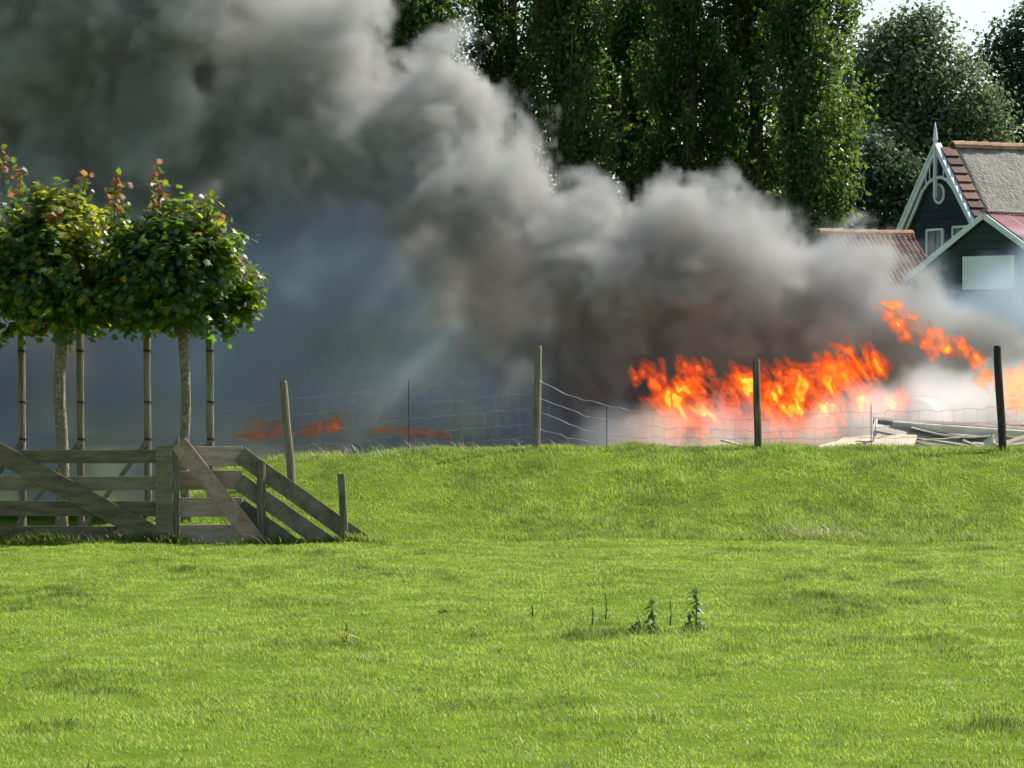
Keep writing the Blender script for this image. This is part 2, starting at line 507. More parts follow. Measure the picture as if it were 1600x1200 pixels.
# grazed pasture
x, y = scatter(455000, 17.3, 46.2, 1.0)
tall, dark, extra = pasture_fields(x, y)
h = rng.uniform(.020, .046, len(x)) * (0.75 + 0.85 * tall) + 0.09 * np.clip(extra, 0, 1.3) * rng.uniform(.4, 1, len(x))
tone = np.clip(rng.uniform(.0, 1.0, len(x)) * .50 + 2.5 * (.5 - dark) + .46 - .30 * (tall > .55) * tall - 1.25 * np.clip(extra, 0, 1), -.7, 1.25)
parts.append(blades(x, y, h, rng.uniform(.0036, .0065, len(x)) * (.8 + y / 70), tone, lean=1.1))
# longer grass of the bank
n = 205000
y = rng.uniform(45.6, 53.4, n); x = rng.uniform(-1, 1, n) * (y * 800 / FPX + 1.2)
tall, dark, extra = pasture_fields(x * 1.1 + 7, y)
h = rng.uniform(.035, .075, n) * (0.7 + 1.1 * tall)
tone = np.clip(rng.uniform(.0, 1.0, n) * .40 + 1.9 * (.5 - dark) + .28 - .22 * tall, -.4, 1.0)
parts.append(blades(x, y, h, rng.uniform(.006, .010, n), tone, lean=.9))
# ragged tufts along the foot of the bank and the crest
n = 26000
x = rng.uniform(-8, 8, n); y = 45.75 + rng.normal(0, .16, n) + .25 * (vnoise(x * .8, x * 0, 5) - .5)
k = rng.uniform(0, 1, n) < np.clip(vnoise(x * 2.3, x * 0 + 3, 8) * 1.6 - .35, .05, 1)
x, y = x[k], y[k]
parts.append(blades(x, y, rng.uniform(.05, .13, len(x)), rng.uniform(.006, .010, len(x)), rng.uniform(.05, .6, len(x)), lean=.9))
n = 9000
x = rng.uniform(-6.5, -1.4, n); y = 44.93 + rng.normal(0, .07, n)
k = rng.uniform(0, 1, n) < np.clip(vnoise(x * 3.1, x * 0 + 3, 48) * 1.8 - .4, .05, 1)
x, y = x[k], y[k]
parts.append(blades(x, y, rng.uniform(.05, .15, len(x)) * (.5 + vnoise(x * 2.2, x * 0, 4)), rng.uniform(.005, .009, len(x)), rng.uniform(.1, .8, len(x)), lean=.9))
n = 16000
x = rng.uniform(-6, 8.5, n); y = 52.1 + rng.normal(0, .22, n)
k = rng.uniform(0, 1, n) < np.clip(vnoise(x * 2.0, x * 0 + 13, 18) * 1.7 - .4, .03, 1)
x, y = x[k], y[k]
parts.append(blades(x, y, rng.uniform(.05, .12, len(x)), rng.uniform(.006, .010, len(x)), rng.uniform(.2, .9, len(x)), lean=.8))
V, F, T, off = [], [], [], 0
for v, f, t in parts:
    V.append(v); F.append(f + off); T.append(t); off += len(v)
me = np_mesh('grass', np.concatenate(V), np.concatenate(F), M['grass'], {'tone': np.concatenate(T)})
grass = link_mesh('grass', me)
tag(grass, 'short sunlit green grass covering pasture and bank', 'grass', kind='stuff')

# bleached stalks at the foot of the bank and along the crest
parts = []
for (cx, cyy, sx, n, hh) in ((6 * 45.9 / FPX * 80, 45.95, .45, 60, .20), (3.45, 45.95, .30, 110, .20), (3.9, 46.0, .25, 90, .20), (4.6, 46.0, .6, 70, .15), (0.9, 46.1, .5, 36, .15), (-1.7, 46.0, .4, 24, .14),
                            (-5.2, 44.85, 1.1, 260, .17), (-3.2, 44.9, .7, 130, .17), (-.8, 52.0, .9, 190, .22), (-2.3, 51.6, .7, 160, .24), (3.0, 52.1, 2.5, 80, .13), (0.2, 49.2, .12, 40, .10), (6.3, 50, .8, 30, .12)):
    x = cx + rng.normal(0, sx, n); y = cyy + rng.normal(0, .18, n)
    parts.append(blades(x, y, rng.uniform(.5, 1.15, n) * hh, rng.uniform(.004, .007, n), rng.uniform(.2, 1, n), lean=1.5, wind=(-.35, 0)))
n = 6500  # short pale blades stand in for sun sparkle on the turf
y = rng.uniform(19, 52, n); x = rng.uniform(-1, 1, n) * (y * 800 / FPX + .5)
parts.append(blades(x, y, rng.uniform(.03, .075, n), rng.uniform(.003, .006, n), rng.uniform(.2, 1, n), lean=1.4))
V, F, T, off = [], [], [], 0
for v, f, t in parts:
    V.append(v); F.append(f + off); T.append(t); off += len(v)
me = np_mesh('dry_grass_glints', np.concatenate(V), np.concatenate(F), M['straw_glints'], {'tone': np.concatenate(T)})
tag(link_mesh('dry_grass_glints', me), 'bleached dry grass stalks and pale flecks standing in for sun glints', 'grass', kind='stuff')


# ------------------------------------------------------------------ wooden gate and rail fence
def board(name, a, b, w, t, mat, parent, front=Vector((0, -1, 0)), seg=5, wob=0.004, bow=0.0):
    return MB().beam(a, b, w, t, front, wob, seg, bow).build(name, mat, parent)


D0 = 45.0
sc0 = D0 / FPX
gate = empty('field_gate', P(120, 850, D0))
tag(gate, 'long mossy grey wooden field gate with a diagonal brace', 'gate')
for (y0, y1, xr) in ((703, 724, 246), (744, 766, 244), (783, 807, 246), (822, 848, 243)):
    yc = (y0 + y1) / 2
    board('rail', P(-190, yc + random.uniform(-1, 1), D0), P(xr, yc, D0), (y1 - y0) * sc0, .028, M['gate'], gate)
board('brace', P(-6, 706, D0 - .035), P(248, 840, D0 - .035), 31 * sc0, .028, M['gate'], gate)
board('stile', P(256.5, 851, D0 - .036), P(256.5, 696, D0 - .036), 27 * sc0, .034, M['gate'], gate)
board('stile', P(-176, 851, D0 - .036), P(-176, 696, D0 - .036), 27 * sc0, .034, M['gate'], gate)
board('bottom_board', P(182, 838, D0 - .034), P(243, 838, D0 - .034), 24 * sc0, .024, M['gate'], gate)

for yc in (713, 755, 795, 835):
    for dx in (249, 262):
        q = P(dx, yc, D0 - .054)
        MB().tube([q, q + Vector((0, -.008, 0))], .008, 8, True).build('bolt', M['iron'], gate)
panel = empty('rail_fence', P(330, 850, D0 + .15))
tag(panel, 'short pale plank fence with a pink-brown diagonal brace beside the gate', 'fence')
MB().beam(P(275.5, 856, D0 + .02), P(275.5, 683, D0 + .02), 9 * sc0, .09, Vector((0, -1, 0)), .003, 4).build('post', M['stake'], panel)
for (y0, y1) in ((698, 729), (736, 766), (778, 808), (820, 849)):
    yc = (y0 + y1) / 2
    board('rail', P(279, yc, D0 + .12), P(379, yc - 1, D0 + .12), (y1 - y0) * sc0, .026, M['board_pale'], panel)
MB().beam(P(279, 692, D0 - .05), P(405, 852, D0 - .08), 27 * sc0, .03, Vector((0, -1, 0)), .003, 4).build('brace', M['brace_red'], panel)

ramp_f = empty('sloping_rail_fence', P(480, 852, D0))
tag(ramp_f, 'brown plank fence wing sloping down into the grass', 'fence')
for (x0, y0, x1, y1) in ((374, 710, 594, 866), (373, 752, 540, 870), (374, 792, 478, 868)):
    board('rail', P(x0, y0, D0 + .10), P(x1, y1, D0 - .02), 27 * sc0, .028, M['board_brown'], ramp_f)
MB().tube([P(408, 862, D0 + .0), P(408, 790, D0 + .0), P(408, 721, D0 + .0), P(408, 719, D0)], [.053, .052, .05, .044], 10, True, .03).build('post', M['post'], ramp_f)
MB().beam(P(540, 862, D0 - .07), P(533, 740, D0 - .07), 11.5 * sc0, .08, Vector((0, -1, 0)), .002, 4).build('post', M['stake'], ramp_f)

# ------------------------------------------------------------------ wire fence on the crest
DF = 52.0
s1 = DF / FPX


def round_post(px0, y0, px1, y1, r, mat, label, d=DF):
    b = P(px0, y0 + 14, d); t = P(px1, y1, d)
    pts = [b.lerp(t, k) for k in (0, .3, .6, .85, .985, 1)]
    for p in pts[1:-2]: p.x += random.uniform(-.006, .006)
    o = MB().tube(pts, [r * 1.04, r * 1.02, r, r * .97, r * .95, r * .80], 12, True, .035).build('fence_post', mat, smooth=False)
    tag(o, label, 'fence post', 'round posts of the wire fence')
    return o


round_post(456, 741, 442, 595, .054, M['post'], 'leaning grey round fence post in the haze', 49.7)
round_post(837, 704, 841, 540, .051, M['post'], 'upright weathered round fence post below the dark smoke')
round_post(1185, 703, 1181, 562, .050, M['post'], 'weathered round fence post in front of the flames')
round_post(1567, 699, 1558, 540, .053, M['post_dark'], 'dark round fence post beside the scrap pile')


def iron_stake(px0, y0, px1, y1, label, d=DF):
    o = MB().box(P(px0, y0, d).lerp(P(px1, y1, d), .5), (.011, .008, (P(px1, y1, d) - P(px0, y0 + 8, d)).length)).build('iron_stake', M['iron'])
    tag(o, label, 'stake', 'thin iron stakes of the wire fence')


iron_stake(640, 718, 637, 598, 'thin iron stake holding netting between leaning post and tall post')
iron_stake(948, 702, 948, 637, 'short thin iron stake where the netting sags')
iron_stake(1362, 700, 1360, 635, 'thin iron stake in front of the plywood sheet')


def netting(label, spans, strands_y, stays, thick=.0027, d=DF - .055):
    """strands_y: list of lists (px, py) control points per strand; stays: list of px"""
    root = empty('wire_netting', P(sum(spans) / 2, 702, d))
    tag(root, label, 'wire netting', 'netting spans of the wire fence')
    paths = []
    for pts in strands_y:
        xs = np.array([p[0] for p in pts], float); ys = np.array([p[1] for p in pts], float)
        q = np.linspace(xs[0], xs[-1], 40)
        # smooth sag between the supports with little kinks
        yy = np.interp(q, xs, ys)
        yy = np.convolve(np.pad(yy, 3, mode='edge'), np.ones(7) / 7, 'valid')
        yy = yy + (vnoise(q * .09, q * 0 + ys[0], 3) - .5) * 4.5 + (vnoise(q * .3, q * 0 + ys[0], 4) - .5) * 1.6
        paths.append((q, yy))
        MB().tube([P(a, b, d + random.uniform(-.004, .004)) for a, b in zip(q, yy)], thick, 5, False).build('strand', M['wire'], root, True)
    for px in stays:
        col = []
        for (q, yy) in paths:
            if q[0] - 1 <= px <= q[-1] + 1:
                col.append(float(np.interp(px, q, yy)))
        if len(col) < 2: continue
        col.sort()
        pts = []
        for i in range(len(col)):
            pts.append(P(px + random.uniform(-1.5, 1.5), col[i], d))
            if i < len(col) - 1:
                pts.append(P(px + random.uniform(-3, 3), (col[i] + col[i+1]) / 2, d))
        MB().tube(pts, thick * .62, 4, False).build('stay', M['wire'], root, True)
    return root


netting('netting rising from leaning post up to tall weathered post', (350, 838),
        [[(345, 645), (445, 625), (540, 615), (638, 606), (720, 598), (836, 588)],
         [(345, 672), (445, 650), (540, 640), (638, 629), (720, 624), (836, 613)],
         [(330, 700), (447, 676), (540, 668), (638, 655), (720, 648), (836, 637)],
         [(450, 700), (540, 692), (638, 678), (720, 671), (836, 662)],
         [(452, 722), (560, 712), (638, 702), (720, 692), (836, 684)]],
        [500, 590, 704, 722, 740, 757, 775, 793, 812, 826])
netting('sagging netting between tall weathered post and post before flames', (842, 1183),
        [[(843, 592), (860, 602), (900, 623), (948, 634), (1020, 648), (1100, 654), (1181, 655)],
         [(843, 617), (860, 627), (900, 645), (948, 657), (1020, 668), (1100, 672), (1181, 674)],
         [(843, 642), (870, 656), (900, 666), (948, 680), (1020, 684), (1100, 686), (1181, 686)],
         [(843, 668), (880, 684), (948, 696), (1020, 698), (1100, 699), (1181, 698)]],
        [858, 876, 896, 918, 985, 1003, 1021, 1038, 1056, 1075, 1094, 1112, 1131, 1149, 1166])
netting('upright netting between post before flames and dark post', (1186, 1565),
        [[(1187, 660), (1240, 650), (1300, 645), (1361, 644), (1440, 643), (1500, 640), (1563, 636)],
         [(1187, 676), (1240, 672), (1300, 668), (1361, 667), (1440, 664), (1500, 662), (1563, 659)],
         [(1187, 687), (1240, 686), (1300, 684), (1361, 684), (1440, 682), (1500, 680), (1563, 678)],
         [(1187, 698), (1240, 698), (1300, 698), (1361, 697), (1440, 697), (1500, 696), (1563, 694)]],
        list(range(1202, 1560, 18)))
netting('netting running out of frame beyond the dark post', (1570, 1680),
        [[(1570, 636), (1620, 637), (1680, 638)], [(1570, 659), (1620, 659), (1680, 660)], [(1570, 678), (1620, 678), (1680, 679)]],
        [1588, 1606, 1624, 1642, 1660])


# ------------------------------------------------------------------ foliage helpers
def orient(nrm, roll):
    """rotation matrices (n,3,3) with local z along nrm, rolled"""
    nrm = nrm / np.linalg.norm(nrm, axis=1, keepdims=True)
    ref = np.where(np.abs(nrm[:, 2:3]) > .95, np.array([[1., 0, 0]]), np.array([[0, 0, 1.]]))
    u = np.cross(ref, nrm); u /= np.linalg.norm(u, axis=1, keepdims=True)
    v = np.cross(nrm, u)
    c, s = np.cos(roll)[:, None], np.sin(roll)[:, None]
    return np.stack([u * c + v * s, -u * s + v * c, nrm], axis=2)


MAPLE_T = np.array([[0, 0, .03], [0, -.35, 0], [.30, -.28, -.03], [.24, -.08, 0], [.55, .06, -.07], [.25, .16, 0], [.27, .40, -.04], [.10, .30, 0.01], [0, .66, -.06],
                    [-.10, .30, .01], [-.27, .40, -.04], [-.25, .16, 0], [-.55, .06, -.07], [-.24, -.08, 0], [-.30, -.28, -.03]])
MAPLE_F = np.array([[0, i, i + 1] for i in range(1, 14)] + [[0, 14, 1]])
OVAL_T = np.array([[0, -.55, 0], [.34, -.05, .07], [0, .0, -.03], [-.34, -.05, .07], [0, .6, -.05]])
OVAL_F = np.array([[0, 1, 2], [0, 2, 3], [2, 1, 4], [3, 2, 4]])
NETT_T = np.array([[0, -.5, 0], [.2, -.2, -.02], [.16, .15, -.05], [0, .6, -.14], [-.16, .15, -.05], [-.2, -.2, -.02]])
NETT_F = np.array([[0, 1, 2], [0, 2, 3], [0, 3, 4], [0, 4, 5]])


def leaves_mesh(name, pos, nrm, size, tone, mat, T, F, hue=None, roll=None):
    n = len(pos)
    if roll is None: roll = rng.uniform(0, 2 * np.pi, n)
    Rm = orient(nrm, roll)
    V = np.einsum('nij,kj->nki', Rm, T) * size[:, None, None] + pos[:, None, :]
    Fa = (F[None] + (np.arange(n) * len(T))[:, None, None]).reshape(-1, 3)
    at = {'tone': np.repeat(tone, len(T))}
    if hue is not None: at['hue'] = np.repeat(hue, len(T))
    return np_mesh(name, V.reshape(-1, 3), Fa, mat, at)


def unit(n):
    v = rng.normal(size=(n, 3))
    return v / np.linalg.norm(v, axis=1, keepdims=True)


# ------------------------------------------------------------------ staked maples
def maple(px, base_y, d, crown_px, crown_py, rx, rz, label, yellow=0.0, sprigs=(), trunk_r=.062, trunk_lean=0, nshoot=120, seed=1, lean=0.0):
    s = d / FPX
    base = P(px, base_y, d)
    gzv = g(base.x, base.y)
    base.z = gzv - .05
    root = empty('maple_tree', base)
    tag(root, label, 'tree', 'young maples behind the gate')
    c = P(crown_px, crown_py, d)
    RX, RZ = rx * s, rz * s
    fork = Vector((c.x * .25 + (base.x + trunk_lean) * .75, d, c.z - RZ * .62))
    pts = [base.lerp(fork, k) for k in np.linspace(0, 1, 9)]
    for i, p in enumerate(pts[1:], 1): p.x += .02 * math.sin(i * 1.1 + seed); p.y += .012 * math.cos(i * 1.7)
    MB().tube(pts, [trunk_r * f for f in (1.15, 1.03, 1, .98, .96, .94, .93, .95, 1.0)], 14, True, .03).build('trunk', M['bark_grey'], root, True)
    # limbs and shoots
    limb = MB()
    pos, nrm, size, tone, hue = [], [], [], [], []
    for i in range(nshoot):
        u = unit(1)[0]
        if u[2] < -.75: u[2] *= -.5
        rad = rng.uniform(.84, 1.03) * (.87 + .28 * float(vnoise(math.atan2(u[1], u[0]) * 1.6 + seed * 7, u[2] * 2.6 + seed, seed)))
        if u[2] > .3 and rng.uniform() < .35: rad *= rng.uniform(1.05, 1.25)
        nar = 1 - .42 * max(u[2], 0) ** 1.2 - .10 * max(-u[2], 0)
        end = np.array([c.x, d, c.z - RZ * .06]) + u * np.array([RX * nar * 1.04, RX * .95 * nar, RZ * 1.04]) * rad
        end[2] = max(end[2], c.z - RZ * rng.uniform(.88, 1.02))
        st = np.array(fork) + np.array([0, 0, RZ * rng.uniform(0, .45)])
        mid = st * .5 + end * .5 + np.array([0, 0, RZ * .12])
        if i % 3 == 0:
            limb.tube([st, mid, end], [.018, .011, .004], 5, False)
        m = rng.integers(27, 42)
        k = rng.uniform(.30, 1.03, m) ** .75
        p = (1 - k)[:, None] ** 2 * st + 2 * (k * (1 - k))[:, None] * mid + (k ** 2)[:, None] * end
        p = p + rng.normal(0, .058, (m, 3))
        out = (p - np.array([c.x, d, c.z])) / np.array([RX, RX, RZ])
        pos.append(p)
        nrm.append(out * .55 + np.array([0, -.05, .75]) + rng.normal(0, .42, (m, 3)))
        size.append(rng.uniform(.085, .14, m))
        tone.append(np.clip(rng.normal(.5, .25, m), 0, 1))
        hh = np.where(rng.uniform(0, 1, m) < yellow * (.30 + .85 * np.clip(out[:, 0] * .8 + out[:, 2] * .8, 0, 1)) * (1.0 if rng.uniform() < .7 else .2), rng.uniform(.1, .5, m), 0)  # yellow leaves gather at top right: sunlight put into the leaf colour
        hue.append(hh)
    for (sx, sy0, sy1, red) in sprigs:         # shoots that stand out of the crown
        m = int(max(18, (sy1 - sy0) / 1.0))
        a = P(sx, sy1 + 30, d - rng.uniform(-.2, .5)); b = P(sx + rng.uniform(-5, 5), sy0, a.y)
        limb.tube([a, a.lerp(b, .5), b], [.010, .007, .003], 5, False)
        k = rng.uniform(.25, 1.0, m)
        p = np.array(a)[None] * (1 - k)[:, None] + np.array(b)[None] * k[:, None] + rng.normal(0, .055, (m, 3)) * np.array([1, 1, .7])
        pos.append(p); nrm.append(rng.normal(0, .6, (m, 3)) + np.array([.1, -.3, .6]))
        size.append(rng.uniform(.075, .12, m)); tone.append(rng.uniform(.3, 1, m))
        hue.append(np.where((k > 1 - red) & (rng.uniform(0, 1, m) < .7), rng.uniform(.55, 1, m), np.where(rng.uniform(0, 1, m) < .5, rng.uniform(.1, .45, m), 0)))
    limb.build('branches', M['bark_dark'], root)
    me = leaves_mesh('crown', np.concatenate(pos), np.concatenate(nrm), np.concatenate(size), np.concatenate(tone), M['maple'], MAPLE_T, MAPLE_F, np.concatenate(hue))
    link_mesh('crown', me, root)
    return root


maple(291, 822, 47.4, 275, 432, 124, 122, 'dark green maple beside leaning fence post, red shoots on top',
      yellow=.3, sprigs=[(250, 264, 330, .62), (322, 305, 330, .0), (346, 334, 375, .75), (380, 405, 425, .8), (295, 310, 330, 0), (392, 420, 470, 0)], seed=2, nshoot=290)
maple(97, 824, 47.6, 88, 420, 122, 128, 'yellowing maple with thick pale trunk behind the gate',
      yellow=1.0, sprigs=[(131, 274, 305, .25), (178, 270, 318, .7), (60, 388, 410, 1.0), (82, 320, 335, .7), (20, 300, 320, .3), (195, 320, 360, 0)], seed=5, trunk_r=.076, nshoot=275)
maple(-105, 826, 47.8, -100, 390, 140, 150, 'maple reaching in at the photo edge, trunk out of view',
      yellow=.6, sprigs=[(6, 236, 262, .5), (28, 265, 300, .4), (14, 362, 392, .9), (-30, 225, 260, .4)], seed=9, trunk_r=.076, nshoot=275)


def tree_stake(px, top_y, label, brace=-1, d=48.2):
    a = P(px + 3, 830, d); a.z = g(a.x, a.y) - .1
    b = P(px, top_y, d)
    root = empty('tree_stake', a)
    tag(root, label, 'stake', 'stakes of the young maples')
    MB().tube([a.lerp(b, k) for k in (0, .25, .5, .75, 1)], .046, 10, True, .03).build('pole', M['stake'], root, False)
    e = P(px + brace * 118, 832, d - .05); e.z = g(e.x, e.y) - .05
    st = P(px + 1, 690, d - .05)
    MB().beam(st, e, .058, .04, Vector((0, -1, 0)), .002, 3).build('brace', M['stake'], root)
    for yy in (548, 628, 686):
        q = P(px + (yy - top_y) / 95, yy, d)
        MB().tube([q + Vector((0, 0, -.012)), q + Vector((.002, 0, .012))], .051, 10, False).build('strap', M['strap'], root)


tree_stake(33, 500, 'pale wooden tree stake farthest from the wire fence')
tree_stake(124, 480, 'wooden tree stake just right of the thick maple trunk')
tree_stake(229, 500, 'wooden tree stake between the two visible maple trunks')
tree_stake(327, 500, 'greenish tree stake nearest the wire fence, right of maple trunk')

# ------------------------------------------------------------------ weeds in the pasture
def weed(px, base_y, top_y, label, mat, name='weed', lean=0, nl=18, ls=.05):
    d = FPX * EYE / (base_y - 600)
    b = P(px, base_y, d); b.z = g(b.x, b.y)
    t = P(px + lean, top_y, d)
    root = empty(name, b)
    tag(root, label, 'weed', 'weeds standing in the pasture')
    MB().tube([b, b.lerp(t, .5) + Vector((.008, 0, 0)), t], [.006, .005, .003], 6, False).build('stem', mat, root)
    k = np.repeat(np.linspace(.12, 1, nl // 2), 2)
    p = np.array(b)[None] * (1 - k)[:, None] + np.array(t)[None] * k[:, None]
    a = np.tile([0, np.pi], nl // 2) + np.repeat(np.arange(nl // 2) * 1.57, 2) + rng.normal(0, .35, len(k))
    sz = 0.95 * ls * (1.35 - .75 * k) * rng.uniform(.8, 1.2, len(k))
    dirv = np.stack([np.cos(a), np.sin(a), -0.25 + 0 * a], -1)
    p = p + dirv * sz[:, None] * .6 + rng.normal(0, .012, p.shape) + np.where(k < .4, 1, 0)[:, None] * rng.normal(0, .035, p.shape) * np.array([1, 1, .2])
    z = np.stack([.35 * np.cos(a), .35 * np.sin(a), 1 + 0 * a], -1) + rng.normal(0, .2, (len(k), 3))
    O = orient(z, np.zeros(len(k)))
    rl = np.arctan2(-(dirv * O[:, :, 0]).sum(1), (dirv * O[:, :, 1]).sum(1))
    me = leaves_mesh('leaves', p, z, sz * 1.3, rng.uniform(.1, .9, len(k)), mat, NETT_T, NETT_F, roll=rl)
    link_mesh('leaves', me, root)


weed(1018, 988, 934, 'bushy dark nettle stem standing in the pasture, second tallest', M['weed'], nl=60, ls=.062)
weed(1087, 985, 916, 'tallest nettle stem in the pasture', M['weed'], nl=60, ls=.058)
weed(1000, 990, 962, 'low dark nettle tuft against the bushy nettle stem', M['weed'], nl=20, ls=.062, lean=-4)
weed(946, 975, 926, 'thin sparse weed stem between dark tussock and nettles', M['weed'], nl=14, ls=.036)
weed(925, 978, 948, 'small sparse weed above the dark grass tussock', M['weed'], nl=12, ls=.04)
weed(1047, 980, 938, 'thin weed stem between the two tall nettles', M['weed'], nl=12, ls=.034)
weed(831, 972, 944, 'small grey-green weed standing alone beside the nettles', M['weed'], nl=14, ls=.042)
weed(540, 1006, 972, 'yellow-leaved weed standing alone in the pasture', M['weed_yellow'], nl=20, ls=.055)
weed(694, 966, 950, 'low dark weed in the middle of the pasture', M['weed'], nl=16, ls=.05)


# ------------------------------------------------------------------ poplar row and trees behind
def poplar_meshes(seed, H=19.5, W=1.95):
    global rng
    rng = np.random.default_rng(seed)
    random.seed(seed)
    tr = MB()
    pts = [Vector((.10 * math.sin(k * 5 + seed), .10 * math.cos(k * 4), H * .96 * k)) for k in np.linspace(0, 1, 10)]
    tr.tube(pts, [.36, .32, .30, .27, .25, .22, .19, .15, .10, .04], 9, False, .06)
    pos, nrm, size, tone = [], [], [], []
    for i in range(90):
        z0 = rng.uniform(.3, H * .74)
        a = rng.uniform(0, 6.283)
        L = rng.uniform(2.4, 5.0) * (1 - .25 * z0 / H)
        r1 = W * rng.uniform(.45, 1.0) * (1.0 if z0 < H * .55 else 1 - .55 * (z0 - H * .55) / (H * .45))
        st = np.array([0, 0, z0]); en = np.array([math.cos(a) * r1, math.sin(a) * r1, z0 + L])
        mid = np.array([math.cos(a) * r1 * .75, math.sin(a) * r1 * .75, z0 + L * .42])
        ks = np.linspace(0, 1, 6)
        q = [(1-k)**2 * st + 2*k*(1-k) * mid + k*k*en for k in ks]
        tr.tube(q, [.06, .05, .04, .03, .02, .01], 5, False)
        nc = int(L * 3.6)
        for j in range(nc):
            k = rng.uniform(.2, 1.04)
            c = (1-k)**2 * st + 2*k*(1-k) * mid + k*k*en + rng.normal(0, .16, 3)
            m = rng.integers(22, 36)
            p = c + rng.normal(0, .23, (m, 3)) * np.array([1, 1, 1.2])
            pos.append(p)
            nrm.append(rng.normal(0, .8, (m, 3)) + np.array([math.cos(a) * .5, math.sin(a) * .5, .35]))
            size.append(rng.uniform(.13, .22, m))
            tone.append(np.clip(rng.normal(.5, .2, m) + rng.normal(0, .25), 0, 1.2))
    lm = leaves_mesh('crown', np.concatenate(pos), np.concatenate(nrm), np.concatenate(size), np.concatenate(tone), M['poplar'], OVAL_T, OVAL_F)
    to = tr.build('trunk', M['bark_dark'], None, True)
    tm = to.data
    bpy.data.objects.remove(to)
    return tm, lm


POP = [poplar_meshes(100 + i) for i in range(3)]
rng = np.random.default_rng(77)
random.seed(77)
# photo pixel of the trunk, distance, scale, turn, label
for i, (px, d, s, a, lab) in enumerate([
        (1262, 124, .98, 2.6, 'poplar at the house end of the row, sunlit on its edge'),
        (1180, 128, 1.05, .4, 'second poplar of the row counted from the house'),
        (1075, 127, 1.0, 1.9, 'third poplar of the row counted from the house'),
        (985, 131, 1.05, 4.0, 'fourth poplar of the row counted from the house'),
        (885, 126, 1.0, 5.2, 'fifth poplar of the row counted from the house'),
        (800, 129, 1.02, .9, 'poplar rising where the smoke edge slants, sky gap beside its trunk'),
        (650, 127, 1.0, 3.3, 'poplar half wrapped in smoke, last one showing its trunk'),
        (575, 131, 1.0, 2.2, 'poplar mostly swallowed by the smoke'),
        (455, 129, 1.0, 5.9, 'poplar hidden deep in the smoke plume'),
        (340, 128, 1.0, 1.2, 'poplar farthest from the house, lost in the smoke')]):
    b = P(px, 600, d); b.z = .05
    root = empty('poplar_tree', b, a)
    root.scale = (s * .95, s * .95, s)
    tag(root, lab, 'poplar', 'row of poplars behind the smoke')
    tm, lm = POP[i % 3]
    for nm, me in (('trunk', tm), ('crown', lm)):
        o = bpy.data.objects.new(nm, me); COL.objects.link(o); o.parent = root


def lobed_tree(name, label, base_px, d, lobes, mat, ncl, leaf, cat='tree', trunk_r=.3, per=26, spread=.42, cull=1.0, group=None):
    """lobes: (px, py, rx, ry) ellipses of the crown in photo pixels at distance d"""
    s = d / FPX
    b = P(base_px, 600, d); b.z = .05
    root = empty(name, b)
    tag(root, label, cat, group)
    tr = MB()
    vol = np.array([l[2] * l[3] for l in lobes], float)
    pos, nrm, size, tone = [], [], [], []
    cz = np.mean([P(l[0], l[1], d).z for l in lobes])
    top = Vector((b.x + .2, d, cz))
    tr.tube([b, b.lerp(top, .5) + Vector((.15, 0, 0)), top], [trunk_r, trunk_r * .75, trunk_r * .4], 9, False, .05)
    for l in lobes:
        c = P(l[0], l[1], d)
        tr.tube([b.lerp(top, .55), (b.lerp(top, .8) + c) / 2, c], [trunk_r * .4, trunk_r * .25, .04], 6, False)
        n = int(ncl * l[2] * l[3] / vol.sum())
        for i in range(n):
            u = unit(1)[0]
            u[1] = -abs(u[1]) if rng.uniform() < .7 else u[1]
            r = rng.uniform(.45, 1.0) ** .6
            cc = np.array(c) + u * np.array([l[2] * s, (l[2] + l[3]) / 2 * s * .9, l[3] * s]) * r
            m = per
            p = cc + rng.normal(0, spread, (m, 3)) * np.array([1, 1, .7])
            pos.append(p)
            nrm.append(u * .6 + np.array([0, 0, .5]) + rng.normal(0, .6, (m, 3)))
            size.append(rng.uniform(.7, 1.3, m) * leaf)
            tone.append(np.clip(rng.normal(.5, .18, m) + rng.normal(0, .12), 0, 1))
    tr.build('trunk', M['bark_dark'], root)
    me = leaves_mesh('crown', np.concatenate(pos), np.concatenate(nrm), np.concatenate(size), np.concatenate(tone), mat, OVAL_T, OVAL_F)
    link_mesh('crown', me, root)
    return root


lobed_tree('broadleaf_tree', 'tall olive green tree rising behind the house gable against the sky', 1425, 165,
           [(1420, 120, 75, 95), (1370, 110, 55, 70), (1480, 160, 70, 80), (1400, 220, 90, 100), (1470, 260, 80, 90), (1425, 60, 40, 45), (1530, 200, 40, 50), (1350, 200, 40, 80)],
           M['broad'], 640, .21, trunk_r=.45, per=52, spread=.46)
lobed_tree('broadleaf_tree', 'dark blue-green tree above the thatched roof at the photo edge', 1640, 172,
           [(1600, 90, 50, 60), (1560, 110, 30, 55), (1640, 60, 60, 80), (1600, 200, 70, 90), (1555, 215, 40, 55), (1690, 150, 70, 120)],
           M['elm'], 380, .22, trunk_r=.4, per=48, spread=.46)
lobed_tree('broadleaf_tree', 'dark rounded tree filling the gap between poplars and gable', 1350, 150,
           [(1345, 270, 55, 70), (1330, 345, 50, 60), (1395, 300, 50, 60), (1380, 355, 60, 60), (1345, 420, 80, 60)],
           M['elm'], 380, .20, trunk_r=.3, per=48, spread=.40)


